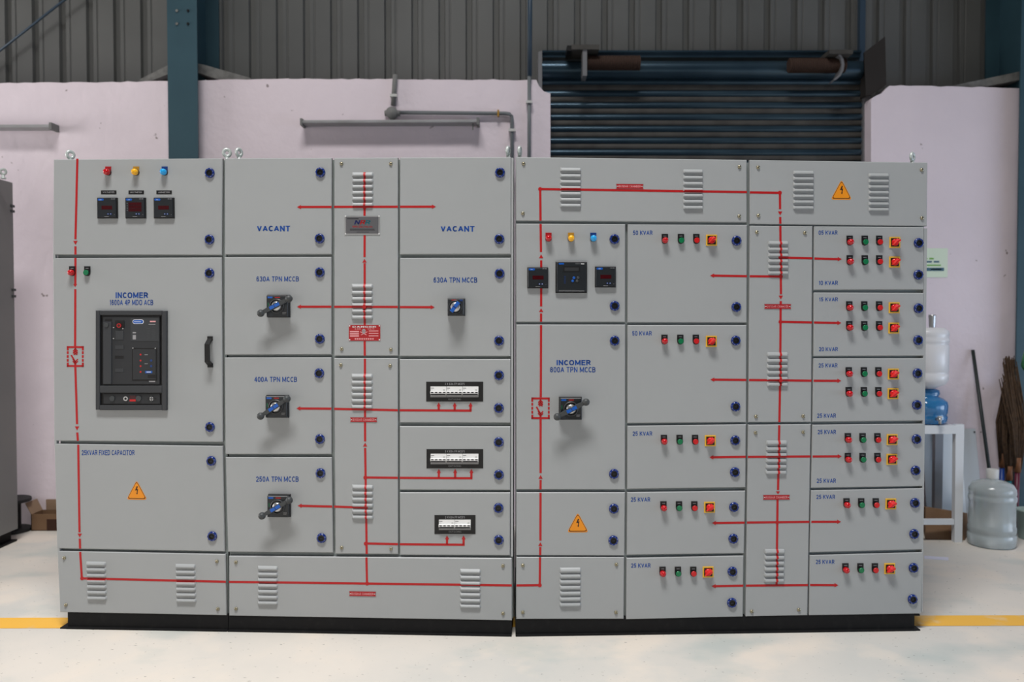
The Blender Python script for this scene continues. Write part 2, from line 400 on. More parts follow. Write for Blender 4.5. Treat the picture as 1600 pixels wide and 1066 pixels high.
def arrow(mb, cab, x, y, d, ln=6.0, hw=3.3):
    dx, dy = {'u': (0, -1), 'd': (0, 1), 'l': (-1, 0), 'r': (1, 0)}[d]
    t = (x, y); b = (x-dx*ln, y-dy*ln); px_, py_ = -dy, dx
    mb.prism([cab.L(*t), cab.L(b[0]+px_*hw, b[1]+py_*hw), cab.L(b[0]-px_*hw, b[1]-py_*hw)], -.0011, -.0001, 'red')

# prototypes of the small repeated fittings (built at first use, then copied)
PROTO = {}
def copy_fit(key, make, parent, loc, rot=None, label=None):
    if key not in PROTO:
        o = make(); o.parent = parent; PROTO[key] = o
    else:
        o = PROTO[key].copy(); COL.objects.link(o); o.parent = parent
    o.location = loc
    if rot: o.rotation_euler = rot
    if label: o['label'] = label
    return o
def mk_latch():
    m = MB(); r = 8.0*PXM
    m.lathe([(r*.97, 0), (r, .003), (r*.92, .008), (r*.74, .0105), (r*.62, .009)], 'latchblue', 'y', (0, 0, 0), 24, True, False)
    m.lathe([(r*.63, .0), (r*.62, .0085), (r*.50, .0085), (r*.46, .004), (0, .004)], 'black', 'y', (0, 0, 0), 20, False, False)
    for k in range(8):
        a = math.pi/8+k*math.pi/4; c, s_ = math.cos(a)*r*.84, math.sin(a)*r*.84
        m.lathe([(.0009, .008), (.0009, .0101)], 'text', 'y', (c, 0, s_), 5, False)
    m.box(-.006, .006, -.0065, -.004, -.002, .002, 'meter')
    return m.build('quarter_turn_latch')
def mk_screw():
    m = MB(); r = 2.9*PXM
    m.lathe([(r, 0), (r, .0025), (r*.75, .0055), (r*.3, .0068), (0, .007)], 'screw', 'y', (0, 0, 0), 12, True, False)
    m.box(-.0006, .0006, -.0074, -.0060, -.0045, .0045, 'black')
    return m.build('screw')
def mk_lamp(cap, plate):
    def f():
        m = MB(); r = 5.1*PXM; p = 4.8*PXM
        m.prism([(-p, -p*.6), (p, -p*.6), (p, 9.2*PXM), (-p, 9.2*PXM)], -.003, 0, plate, .0006)
        m.lathe([(r*1.02, 0), (r*1.02, .008), (r*.9, .010)], 'black', 'y', (0, 0, 0), 18, False, False)
        m.lathe([(r*.96, .008), (r, .016), (r*.95, .022), (r*.78, .0275), (r*.45, .031), (0, .0325)], cap, 'y', (0, 0, 0), 20, True, False)
        return m.build('indicator_lamp')
    return f
def mk_button(cap, dome):
    def f():
        m = MB(); w_ = 5.0*PXM; r = 4.5*PXM
        pts = [(-w_, 10.2*PXM), (-w_, 0)]+[(w_*math.cos(a), w_*math.sin(a)*1.1) for a in [math.pi+math.pi*k/8 for k in range(1, 8)]]+[(w_, 0), (w_, 10.2*PXM)]
        m.prism(pts, -.004, 0, 'black', .0006)
        m.box(-.007, .007, -.0044, -.004, .0195, .0212, 'dimtext')
        if dome:
            m.lathe([(r, .004), (r*1.08, .014), (r*1.02, .020), (r*.8, .0255), (r*.4, .029), (0, .030)], cap, 'y', (0, 0, 0), 18, True, False)
        else:
            m.lathe([(r*1.1, .004), (r*1.1, .012), (r*.98, .012)], 'black', 'y', (0, 0, 0), 18, False, False)
            m.lathe([(r*.95, .010), (r*.95, .016), (r*.85, .0175), (0, .0175)], cap, 'y', (0, 0, 0), 18, False, False)
        return m.build('push_button')
    return f
def mk_isolator():                       # small red on yellow rotary switch
    m = MB(); a = 8.7*PXM; b = 6.6*PXM
    m.prism([(-a, -a), (a, -a), (a, a), (-a, a)], -.004, 0, 'yellow', .0008)
    m.prism([(-b, -b), (b, -b), (b, b), (-b, b)], -.0055, -.004, 'black')
    m.lathe([(.0165, .0055), (.0155, .012), (.013, .014)], 'knobred', 'y', (0, 0, 0), 18, True)
    t = R(38); c, s_ = math.cos(t), math.sin(t)
    def q(x, n, z): return (x*c-z*s_, -n, x*s_+z*c)
    vs = [q(-.024, .010, 0), q(0, .010, -.011), q(.017, .010, -.010), q(.021, .010, 0), q(.017, .010, .010), q(0, .010, .011),
          q(-.021, .026, 0), q(0, .033, -.004), q(.014, .034, -.004), q(.017, .034, 0), q(.014, .034, .004), q(0, .033, .004)]
    m.add(vs, [(0, 1, 2, 3, 4, 5), (11, 10, 9, 8, 7, 6)]+[(i, (i+1) % 6, 6+(i+1) % 6, 6+i) for i in range(6)], 'knobred')
    return m.build('rotary_switch')
def mk_breaker_handle(ang):
    def f():
        m = MB(); a = 18*PXM; b = 17*PXM
        m.prism([(-a, -a), (a, -a), (a, a), (-a, a)], -.012, 0, 'black', .002)
        m.prism([(-b, -b), (b, -b), (b, b*.98), (-b, b*.98)], -.030, -.012, 'meter', .002)
        m.box(-b*.9, b*.9, -.0305, -.028, b*.93, b*.975, 'dimtext')
        oz = b*.80
        m.prism([(-b*.88, oz-.004), (-b*.42, oz-.004), (-b*.42, oz+.004), (-b*.88, oz+.004)], -.0306, -.030, 'bright')
        m.prism([(-b*.20, oz-.0025), (b*.28, oz-.0025), (b*.28, oz+.0025), (-b*.20, oz+.0025)], -.0306, -.030, 'tagred')
        m.box(-b*.86, -b*.80, -.0306, -.030, -b*.05, b*.32, 'green')
        m.box(b*.5, b*.85, -.0306, -.030, -b*.62, -b*.57, 'dimtext'); m.box(b*.5, b*.8, -.0306, -.030, -b*.74, -b*.70, 'dimtext')
        m.lathe([(.034, .030), (.034, .036), (.031, .038), (.029, .036)], 'acb', 'y', (0, 0, 0), 28, False, False)
        m.lathe([(.022, .030), (.022, .044), (.018, .050), (0, .050)], 'silver', 'y', (0, 0, 0), 24, True, False)
        t = R(ang); d = Vector((math.cos(t), 0, math.sin(t))); nz = Vector((-d.z, 0, d.x)); hl = .0735
        n0, n1 = .050, .068
        vs = []
        for k, (L, hw) in enumerate(((-hl, .0065), (-.026, .0105), (.026, .0105), (hl, .0065))):
            for nn in (n0, n1):
                for sg in (-1, 1): p = d*L+nz*hw*sg; vs.append((p.x, -nn, p.z))
        fs = [(0, 1, 3, 2), (12, 14, 15, 13)]
        for k in range(3):
            o = 4*k; fs += [(o, o+4, o+5, o+1), (o+2, o+3, o+7, o+6), (o, o+2, o+6, o+4), (o+1, o+5, o+7, o+3)]
        m.add(vs, fs, 'knobgrey')
        for s0, s1 in ((-.025, -.0015), (.0015, .025)):
            q = [d*s0-nz*.0075, d*s1-nz*.0075, d*s1+nz*.0075, d*s0+nz*.0075]
            m.prism([(p.x, p.z) for p in q], -.0692, -.067, 'bright')
        for sg in (-1, 1): p = d*hl*sg; m.ball((p.x, -.062, p.z), .0172, 'knobgrey', 14)
        return m.build('breaker_handle')
    return f
def mk_small_handle():
    m = MB(); a = 13.6*PXM; b = 12.6*PXM
    m.prism([(-a, -a), (a, -a), (a, a), (-a, a)], -.014, 0, 'black', .002)
    m.prism([(-b, -b), (b, -b), (b, b), (-b, b)], -.040, -.014, 'meter', .003)
    m.box(-b*.5, b*.1, -.0406, -.040, b*.80, b*.93, 'tagred'); m.box(b*.5, b*.88, -.0406, -.040, b*.72, b*.93, 'dkblue')
    m.lathe([(.031, .040), (.031, .046), (.029, .048), (.027, .046)], 'acb', 'y', (0, 0, 0), 26, False, False)
    m.lathe([(.022, .040), (.022, .052), (.019, .056), (0, .056)], 'silver', 'y', (0, 0, 0), 22, True, False)
    t = R(52); d = Vector((math.cos(t), math.sin(t))); nz = Vector((-d.y, d.x))
    q = [d*-.027-nz*.008, d*.027-nz*.008, d*.027+nz*.008, d*-.027+nz*.008]
    m.prism([tuple(p) for p in q], -.074, -.050, 'bright', .002)
    q = [d*-.003-nz*.0085, d*.001-nz*.0085, d*.001+nz*.0085, d*-.003+nz*.0085]
    m.prism([tuple(p) for p in q], -.0745, -.070, 'navy')
    return m.build('breaker_handle')
def mk_meter(kind):
    def f():
        m = MB(); a = (16.3 if kind != 'big' else 24.6)*PXM
        m.prism([(-a, -a), (a, -a), (a, a), (-a, a)], -.010, 0, 'black', .001)
        b = a*.93
        m.prism([(-b, -b), (b, -b), (b, b), (-b, b)], -.014, -.010, 'meter', .0015)
        n = .0144
        def bx(x0, x1, z0, z1, mt, k=0): m.box(a*x0, a*x1, -n-k, -.0139, a*z0, a*z1, mt)
        if kind == 'big':
            bx(-.80, -.48, .80, .90, 'bright'); bx(.60, .82, .82, .87, 'text'); bx(.25, .55, .84, .86, 'dimtext')
            bx(-.52, .54, .34, .68, 'black', .0006); bx(-.44, .46, .40, .62, 'acb2', .0008)
            for (x, z, c) in ((.16, -.04, 'bright'), (.08, -.24, 'bright'), (.42, -.04, 'knobgrey'), (.36, -.24, 'knobgrey')):
                m.lathe([(a*.085, .0139), (a*.085, .0165), (a*.06, .0175), (0, .0175)], c, 'y', (a*x, 0, a*z), 12, True, False)
            for z in (.04, -.07, -.17, -.27, -.37): bx(-.47, -.36, z-.015, z+.015, 'dkblue')
            bx(-.80, .82, -.885, -.86, 'dimtext'); bx(-.80, .30, -.80, -.785, 'acb')
            bx(-.99, .99, .955, .99, 'dimtext')
        else:
            pts = []
            for i in range(14):
                t = 2*math.pi*i/14; k = a*.20
                pts.append((-a*.57+(k if math.cos(t) > 0 else -k)+a*.10*math.cos(t), a*.80+a*.10*math.sin(t)))
            m.prism(pts, -n, -.0139, 'bright')
            m.box(-a*.70, -a*.48, -n-.0003, -.0139, a*.775, a*.80, 'text')
            bx(.45, .60, .84, .88, 'dimtext'); bx(.65, .85, .84, .88, 'dimtext')
            if kind == 'single': bx(-.50, .55, -.16, .20, 'led', .0004)
            else:
                for z in (.42, .12, -.18): bx(-.62, .66, z-.17, z+.10, 'led', .0004)
                for z in (.42, .2, -.02, -.24): bx(-.80, -.72, z-.02, z+.02, 'dimtext')
            for x in (.16, .42): m.lathe([(a*.085, .0139), (a*.085, .016), (0, .0165)], 'dkblue', 'y', (a*x, 0, -a*.60), 12, False, False); m.box(a*(x-.03), a*(x+.03), -.0168, -.016, -a*.62, -a*.58, 'text')
            bx(.76, .80, -.68, -.64, 'dimtext'); bx(-.22, .22, -.86, -.83, 'dimtext')
        return m.build('panel_meter')
    return f
FIT = {
 'latch': lambda c: ('latch', mk_latch, None), 'screw': lambda c: ('screw', mk_screw, None),
}
def mk_tri():
    m = MB()
    def rounded(w_, h, r, dz):
        A = [(0, h*.5+dz), (-w_, -h*.5+dz), (w_, -h*.5+dz)]; out = []
        for i in range(3):
            p = Vector(A[i]); a = (Vector(A[i-1])-p).normalized(); b = (Vector(A[(i+1) % 3])-p).normalized()
            for t in (0, .25, .5, .75, 1):
                q = p+a*r*(1-t)*(1-t)+b*r*t*t; out.append(tuple(q))
        return out
    s = PXM
    m.prism(rounded(17.0*s, 31.5*s, 5*s, 0), -.0008, 0, 'orange')
    m.prism(rounded(15.6*s, 28.6*s, 4.5*s, -.1*s), -.0011, -.0008, 'dkbrown')
    m.prism(rounded(14.2*s, 26*s, 4*s, -.2*s), -.0014, -.0011, 'orange')
    k = s*1.0
    m.prism([(p[0]*k, p[1]*k) for p in ((.2, 6.0), (2.2, 5.6), (.6, 1.2), (2.6, 1.6), (1.2, -4.6), (2.2, -4.2), (.6, -7.6), (-.9, -4.9), (.1, -4.9), (.5, -.6), (-2.6, -.9))], -.0017, -.0014, 'dkbrown')
    return m.build('warning_sticker')
def mk_busbar():
    m = MB(); s = PXM
    pts = [(-21.5*s, 3.6*s), (21.5*s, 3.6*s), (20*s, 0), (21.5*s, -3.6*s), (-21.5*s, -3.6*s), (-20*s, 0)]
    m.prism(pts, -.0024, -.0009, 'tagred', 0)
    vs, fs = text_geo('BUSBAR CHAMBER', .012)
    m.add([((a-.5)*35*s, -.0026, (b-.5)*3.6*s) for a, b in vs], fs, 'pinktext')
    for x in (-19, 19): m.lathe([(.0022, .0024), (.0022, .0032)], 'text', 'y', (x*s, 0, 0), 8, False)
    return m.build('busbar_tag')

def panel(cab, name, q, lines=(), arrows=(), dots=(), latches=(), screws=(), texts=(), louv=(), th=.018, label=None):
    """one door or cover with everything fixed to it"""
    m = MB(); m.prism(cab.quad(q), 0, th, 'grey', .0032)
    d = m.build(name, cab.root)
    if label: d['label'] = label
    hoods = []
    for l in louv:
        H = louvres(cab, *l); hoods += H
        lm = MB()
        for h in H: hood_mesh(lm, h)
        lm.build('louvre_vent', d)
    if lines or arrows or dots:
        t = MB()
        for l in lines: tape(t, cab, l, hoods)
        for a in arrows: arrow(t, cab, *a)
        for x, y in dots: disc(t, cab, x, y, 3.1, 'red', .0001, .0013)
        for x, y in dots:
            u, z = cab.L(x, y)
            for h in hoods:
                if h[0] < u < h[1] and h[3]-.004 < z < h[2]: disc(t, cab, x, y, 3.1, 'red', .0001, .0112)
        t.build('mimic_line', d)
    for x, y in latches: u, z = cab.L(x, y); copy_fit('latch', mk_latch, d, (u, 0, z))
    for x, y in screws: u, z = cab.L(x, y); copy_fit('screw', mk_screw, d, (u, 0, z))
    if texts:
        t = MB()
        for tx in texts: put_text(t, cab, *tx)
        t.build('lettering', d)
    return d
def lamp(cab, d, x, y, cap, plate, name): u, z = cab.L(x, y, .0); copy_fit(('lamp', cap, plate), mk_lamp(cap, plate), d, (u, 0, z), label=name+' indicator lamp')
def button(cab, d, x, y, cap, dome, name): u, z = cab.L(x, y, .0); copy_fit(('btn', cap, dome), mk_button(cap, dome), d, (u, 0, z), label=name)
def isolator(cab, d, x, y): u, z = cab.L(x, y, .0); copy_fit('iso', mk_isolator, d, (u, 0, z), label='red rotary switch on a yellow plate')
def meter(cab, d, x, y, kind): u, z = cab.L(x, y, .0); copy_fit(('meter', kind), mk_meter(kind), d, (u, 0, z))
def starter_row(cab, d, xs, y, sx, sy, y2=None):
    button(cab, d, xs[0], y, 'lampred', True, 'domed red button')
    button(cab, d, xs[1], y, 'green', False, 'flat green button')
    button(cab, d, xs[2], y, 'flatred', False, 'flat red button')
    isolator(cab, d, sx, sy)
def busbar(cab, d, x, y): u, z = cab.L(x, y); copy_fit('bus', mk_busbar, d, (u, 0, z))
def triangle(cab, d, x, y): u, z = cab.L(x, y); copy_fit('tri', mk_tri, d, (u, 0, z))
def eyebolt(cab, x, y, rz, ytop=247):
    u, zt = cab.L(x, ytop, -.06); _, z = cab.L(x, y, -.06)
    def mk():
        m = MB(); m.lathe([(.017, -.02), (.017, -.012), (.009, -.010), (.009, .008)], 'eye', 'z', (0, 0, 0), 14, True)
        R_, r_ = .0150, .0078; vs = []; fs = []; N, K = 24, 10
        for i in range(N):
            a = 2*math.pi*i/N
            for k in range(K):
                b = 2*math.pi*k/K; rr = R_+r_*math.cos(b); vs.append((rr*math.cos(a), r_*math.sin(b), .024+rr*math.sin(a)*1.05))
        for i in range(N):
            for k in range(K): fs.append((i*K+k, ((i+1) % N)*K+k, ((i+1) % N)*K+(k+1) % K, i*K+(k+1) % K))
        m.add(vs, fs, 'eye', True); return m.build('eyebolt')
    copy_fit('eye', mk, cab.root, (u, .06, z-.024), (0, 0, R(rz)))
def body(cab, q, depth, extra=(), taper=(.002, .002)):
    m = MB(); p = cab.quad(q); m.prism(p, .0215, depth, 'frame')
    for i in range(4, 8): v = m.v[i]; m.v[i] = (v[0]+(taper[0] if i in (4, 7) else -taper[1]), v[1], v[2])
    for e in extra: m.prism(cab.quad(e), .001, .0215, 'grey')
    return m.build('body', cab.root)
def plinth(cab, x0, x1, ytl, ytr, depth, foot=None, taper=(.002, .002)):
    a = cab.L(x0, ytl); b = cab.L(x1, ytr); m = MB()
    m.prism([(a[0], a[1]), (b[0], b[1]), (b[0], 0.0), (a[0], 0.0)], .004, depth, 'plinth')
    for i in range(4, 8): v = m.v[i]; m.v[i] = (v[0]+(taper[0] if i in (4, 7) else -taper[1]), v[1], v[2])
    m.box(a[0], b[0], -.012, .004, 0.0, .007, 'plinth')
    if foot == 'l':
        m.box(a[0]-.030, a[0], -.010, depth, 0, .006, 'plinth')
    if foot == 'r':
        m.box(b[0], b[0]+.022, -.010, depth, 0, .006, 'plinth'); m.box(b[0], b[0]+.026, .004, depth, b[1]-.010, b[1]-.003, 'plinth')
    return m.build('plinth', cab.root)

PH1, PH2 = -math.atan(.045), math.atan(.037)
BT = 'BUSBAR CHAMBER'
# ======== cabinet A: incomer section on the left
A = Cab(PH1, 218); A.empty('switchgear_cabinet')
tag(A.root, 'light grey switchgear cabinet with the large black air circuit breaker, leftmost of the row', 'electrical cabinet', 'row of switchgear cabinets')
body(A, [(84.5, 250), (350.3, 249), (354.3, 961), (94, 956)], .80,
     [[(83, 397), (86, 397), (86, 405), (83, 405)], [(85, 688), (88, 688), (88, 695), (85, 695)], [(90, 856), (93, 856), (93, 863), (90, 863)]])
plinth(A, 105, 355.7, 956, 961, .80, 'l')
d = panel(A, 'door', [(83.5, 249.3), (347.5, 247.3), (346.3, 398.5), (82.5, 398)], lines=[[(121, 248), (118, 374)], [(118, 385), (118, 398)]], arrows=[(118, 382.5, 'd')],
          latches=[(328, 270.5), (327.5, 374.5)], label='upper door with three meters and red, yellow and blue lamps')
for x, c, p_, nm in ((169.3, 'lampred', 'tagred', 'red'), (213, 'lampyellow', 'dkyellow', 'yellow'), (257.5, 'lampblue', 'dkblue', 'blue')): lamp(A, d, x, 269.5, c, p_, nm)
for x, k in ((169, 'single'), (213, 'triple'), (257.3, 'single')): meter(A, d, x, 325.5, k)
for x, s in ((170, 'VOLTMETER'), (213, 'MULTIMETER'), (256.5, 'AMMETER')):
    m = MB(); bar(m, A, x-12, x+12, 297.7, 303.5, 'black', 0, .0015); put_text(m, A, s, x-9, x+9, 299.5, 301.9, 'dimtext', .0019, .01); m.build('name_tag', d)
d = panel(A, 'door', [(82.5, 403.3), (346.3, 402.3), (347.8, 691), (84.5, 689)], lines=[[(118, 403), (117.8, 444)], [(117.8, 452), (117.4, 541)], [(117.8, 573), (120.5, 663)], [(120.8, 676), (121.8, 689)]],
          arrows=[(117.6, 448.5, 'd', 4.5, 3), (120.5, 672.5, 'd')], latches=[(327.5, 427), (328.3, 667.5)],
          texts=[('INCOMER', 180.7, 231.5, 457, 466, 'blue', .0006, .03), ('1600A 4P MDO ACB', 171.7, 239.5, 468.5, 477)], label='middle door lettered INCOMER with the air circuit breaker')
button(A, d, 113.3, 426.3, 'lampred', True, 'domed red button'); button(A, d, 136.8, 426.3, 'green', False, 'green button')
def symbol(cab, d, x0, x1, y0, y1):
    m = MB(); c = (x0+x1)/2; N = .001
    for yy in (y0, y1):
        s = 3 if yy == y0 else -3
        bar(m, cab, x0, x1, min(yy, yy+s), max(yy, yy+s), 'red', 0, N)
        for xx in (x0, x1-3): bar(m, cab, xx, xx+3, min(yy, yy+2.2*s), max(yy, yy+2.2*s), 'red', 0, N)
    h = (y1-y0)
    for k in range(3):
        a = y0+h*(.25+.185*k)
        for xx in (x0, x1-3): bar(m, cab, xx, xx+2.8, a, a+h*.125, 'red', 0, N)
    def seg(a, b, w_=.9):
        A_, B_ = Vector(cab.L(*a)), Vector(cab.L(*b)); dd = (B_-A_).normalized(); nn = Vector((-dd.y, dd.x))*w_*PXM
        m.prism([tuple(A_+nn), tuple(B_+nn), tuple(B_-nn), tuple(A_-nn)], -N, 0, 'red')
    for k in (0, 3.2):
        seg((c, y0+4+k), (c-3.6, y0+8+k)); seg((c, y0+4+k), (c+3.6, y0+8+k))
        seg((c, y1-5-k), (c-4, y1-9-k)); seg((c, y1-5-k), (c+4, y1-9-k))
    seg((c-2.5, y0+10), (c+3, y0+13.5)); seg((c+3, y0+10), (c-2.5, y0+13.5)); seg((c, y0+2), (c, y0+10), 1.2)
    seg((c-6.5, y0+h*.43), (c, y1-8), 1.2); seg((c, y1-9), (c, y1-2), 1.6)
    m.build('breaker_symbol', d)
symbol(A, d, 104.5, 131, 541, 573.5)
# air circuit breaker window
m = MB()
def rb(x0, x1, y0, y1, mt, n0, n1, ch=0): m.prism([A.L(x0, y0), A.L(x1, y0), A.L(x1, y1), A.L(x0, y1)], -n1, -n0, mt, ch)
rb(152, 158.5, 485.5, 640, 'acb', 0, .016, .002); rb(255.5, 262.3, 486, 641, 'acb', 0, .016, .002)
rb(158.5, 255.5, 485.6, 492.5, 'acb', 0, .016, .002); rb(158.5, 255.5, 602.5, 613.5, 'acb', 0, .016, .002); rb(158.5, 255.5, 633, 640.6, 'acb', 0, .016, .002)
rb(158.5, 255.5, 492.5, 602.5, 'black', 0, .003); rb(158.5, 255.5, 613.5, 633, 'black', 0, .003)
rb(162.5, 251, 494.5, 600.5, 'acb2', .003, .010, .001); rb(163, 251, 615.5, 631, 'acb2', .003, .008, .001)
rb(164, 176.5, 503, 600, 'acb', .010, .016, .002); rb(166, 177, 498.5, 502, 'black', .010, .0105)
disc(m, A, 169.5, 508, 3.4, 'knobgrey', .010, .020)
rb(182, 196, 501, 513, 'black', .010, .0125); disc(m, A, 188.5, 508.8, 3.6, 'tagred', .0125, .017); disc(m, A, 188.5, 508.8, 2.0, 'spring', .017, .0175)
for x, y in ((179.5, 512), (194, 513.5), (179.5, 529), (209.5, 544), (244.5, 544.3)): disc(m, A, x, y, 1.0, 'silver', .010, .0125, 8)
rb(182.5, 195, 517, 531, 'acb', .010, .012, .0008); rb(206, 250, 497, 533, 'acb', .010, .0112)
oval(m, A, 209, 226.5, 499.3, 506.3, 'text', .0112, .0118); oval(m, A, 209.8, 225.7, 500.1, 505.5, 'bright', .0118, .0121); rb(211.5, 222.5, 502.6, 503.4, 'text', .0121, .0123)
rb(209.3, 214.3, 519, 521, 'dimtext', .0112, .0116); rb(209.3, 214.3, 523.5, 530.5, 'dimtext', .0112, .0116)
rb(236, 245, 501.5, 503.5, 'pinktext', .0112, .0115); rb(234, 244.5, 506.5, 507.5, 'dimtext', .0112, .0115)
for k in range(7): rb(231.5, 236, 513+2.6*k, 514+2.6*k, 'knobgrey', .0112, .0115); rb(239, 244.5, 512+2.6*k, 513+2.6*k, 'knobgrey', .0112, .0115)
rb(182, 195, 540, 545.5, 'acb', .010, .0115, .0006); rb(182, 195, 576, 581.5, 'acb', .010, .0115, .0006); rb(181.5, 195, 556, 560.5, 'black', .010, .0105)
rb(208, 247, 544, 595, 'black', .010, .0108); rb(210, 245.5, 546, 593, 'acb2', .0108, .013, .0008)
for y in (554, 563.3, 572, 581): disc(m, A, 221.8, y, 1.5, 'flatred', .013, .0134, 8)
for y in (563.3, 572): disc(m, A, 238.3, y, 1.9, 'dkblue', .013, .0138, 10)
rb(229, 240, 579.5, 583, 'bright', .013, .0134); rb(231, 238, 580.7, 581.7, 'text', .0134, .0136); rb(233, 245, 585.5, 590.5, 'black', .013, .0133); rb(234.5, 244, 594.8, 596.8, 'dimtext', .010, .0104)
for y in (554, 568): rb(228, 233, y, y+.8, 'dimtext', .013, .0132)
disc(m, A, 177.3, 622.5, 4.2, 'knobgrey', .008, .014); disc(m, A, 218.5, 622.5, 4.4, 'knobgrey', .008, .014)
disc(m, A, 198.3, 622.8, 3.7, 'silver', .008, .013); disc(m, A, 198.3, 622.8, 1.9, 'black', .013, .0133)
rb(204, 213.5, 618, 624, 'led', .008, .0086); rb(204, 213.5, 624, 627.2, 'flatred', .008, .009); disc(m, A, 238.4, 623, 3.2, 'silver', .008, .012); rb(232, 246, 622.2, 623.6, 'black', .012, .0125); rb(237.7, 239.1, 618, 628, 'knobgrey', .012, .0126)
m.build('air_circuit_breaker', d)
# pull handle
m = MB()
u0, z0 = A.L(328.7, 529); u1, z1 = A.L(328.7, 571)
for z in (z0, z1): m.box(u0-.012, u0+.012, -.008, 0, z-.010, z+.010, 'black')
pr = [(0, z0+.006), (-.043, z0-.026), (-.043, z1+.018), (0, z1-.006)]
inn = [(0, z0-.008), (-.031, z0-.031), (-.031, z1+.024), (0, z1+.008)]
vs = []
for du in (-.0105, .0105): vs += [(u0+du, y, z) for y, z in pr]+[(u0+du, y, z) for y, z in inn]
fs = []
for k in range(3):
    fs += [(k, k+1, k+5, k+4), (8+k, 8+k+4, 8+k+5, 8+k+1), (k, 8+k, 9+k, k+1), (k+4, k+5, 13+k, 12+k)]
m.add(vs, fs, 'black'); m.build('pull_handle', d)
d = panel(A, 'door', [(84.8, 693.7), (347.9, 697.3), (350.8, 862), (89, 857.4)], lines=[[(122.3, 695), (124.3, 832)], [(124.8, 842), (125.2, 857.5)]], arrows=[(124.7, 840, 'd')],
          latches=[(330.3, 720.5), (331.8, 838)], texts=[('25KVAR FIXED CAPACITOR', 127.7, 210.3, 703.5, 711.5)], label='lower door lettered 25KVAR FIXED CAPACITOR')
triangle(A, d, 213.7, 765.7)
panel(A, 'cover_panel', [(89.5, 861.3), (352.2, 866.3), (353.6, 962), (93.5, 957)], lines=[[(125.3, 862.5), (128, 904)], [(128, 904), (353, 909.3)]], dots=[(128.3, 904)],
      screws=[(100.6, 872), (339, 877.3), (103, 945.5), (340.5, 951.7)], louv=[(135, 166, 877.5, 936.2, 7, 1.5), (274.2, 305.8, 881.3, 940, 7, 1.3)])
eyebolt(A, 110, 242, 52); eyebolt(A, 340+78/5.33, 239, 25)

# ======== cabinet B
B = Cab(PH1, 578); B.empty('switchgear_cabinet')
tag(B.root, 'light grey switchgear cabinet with silver nameplate and red DANGER plate, middle of the row', 'electrical cabinet', 'row of switchgear cabinets')
body(B, [(351.3, 249), (802.2, 247.5), (801.5, 969), (357.2, 962)], .80,
     [[(799, 246.5), (802.3, 246.5), (801.5, 870), (798, 870)]], (.002, .029))
plinth(B, 356.7, 799.5, 961.5, 969.5, .80, None, (.002, .029))
panel(B, 'door', [(350.9, 247.3), (518.3, 246.8), (518, 397.4), (351, 397.8)], lines=[[(468, 323.6), (518.2, 323.5)]], arrows=[(464.3, 323.7, 'l')], latches=[(500.7, 269.7), (499.6, 373)],
      texts=[('VACANT', 401.5, 453.3, 352.8, 361.6, 'blue', .0006, .03)], label='door lettered VACANT at the left')
def bh(cab, d, x, y, ang):
    u, z = cab.L(x, y, .02); copy_fit(('bh', ang), mk_breaker_handle(ang), d, (u, 0, z))
d = panel(B, 'door', [(350.6, 402), (517.8, 401.6), (517.6, 554), (350.8, 554.6)], lines=[[(468, 479.5), (517.7, 479.5)]], arrows=[(464.3, 479.5, 'l')], latches=[(499.8, 425.8), (499.8, 529.8)],
          texts=[('630A TPN MCCB', 400.7, 467.2, 432, 440)], label='door lettered 630A TPN MCCB with long handle')
bh(B, d, 434, 478.5, 27)
d = panel(B, 'door', [(350.8, 558.7), (517.6, 558.6), (517.8, 709.9), (352, 709.9)], lines=[[(467, 638.5), (517.8, 638.8)]], arrows=[(463.3, 638.4, 'l')], latches=[(499, 583.4), (500, 686.3)],
          texts=[('400A TPN MCCB', 397.4, 464.3, 589, 597)])
bh(B, d, 432.4, 635.5, 33)
d = panel(B, 'door', [(352.2, 714.6), (518.3, 714.8), (520.3, 864), (356, 862.6)], lines=[[(469, 790.6), (519.2, 791.8)]], arrows=[(465.3, 790.5, 'l')], latches=[(501, 739.5), (502.5, 841)],
          texts=[('250A TPN MCCB', 400, 466.8, 744.7, 753)])
bh(B, d, 435.2, 791, 30)
d = panel(B, 'cover_panel', [(522.2, 246.8), (621.8, 246.2), (621.8, 556), (522.2, 556)], lines=[[(569.8, 272), (569.6, 338)], [(569.8, 366), (569.6, 402)], [(569.8, 411.5), (569.9, 508)], [(569.8, 533), (570, 556)], [(522, 323.4), (621.8, 323.2)], [(522, 479.6), (621.8, 479.8)]],
          arrows=[(569.6, 404.5, 'u')], dots=[(569.6, 324), (569.9, 479.7)], screws=[(533.6, 256), (610.6, 256), (534, 545.5), (610.7, 546.5)],
          louv=[(550.1, 583.7, 269.3, 321.7, 6), (549.3, 583, 443.6, 497.8, 6)])
m = MB(); bar(m, B, 538.5, 593.7, 337.6, 367.4, 'silver', 0, .002); bar(m, B, 540.7, 591.5, 339.2, 365, 'plate', .002, .003)
for x in (540.2, 592.5):
    for y in (338, 365.5): disc(m, B, x, y, 1.2, 'text', .003, .004, 8)
bar(m, B, 542.5, 560.5, 341, 342.6, 'plateink', .003)
for s, x0, mt in (('N', 554.5, 'navy'), ('R', 563.3, 'tagred'), ('R', 571, 'teal')): put_text(m, B, s, x0, x0+8.2, 344.2, 350.9, mt, .0034, .03, .35)
put_text(m, B, 'NRR Electricals', 551, 582.3, 352.8, 355.9, 'tagred', .0034, .012)
bar(m, B, 547, 585.5, 357.8, 358.8, 'plateink', .003); bar(m, B, 547, 586, 359.8, 360.6, 'plateink', .003); bar(m, B, 557.5, 577, 362.5, 363.3, 'plateink', .003)
m.build('nameplate', d)
m = MB(); bar(m, B, 545.2, 594.3, 508, 532.6, 'tagred', .0, .0022)
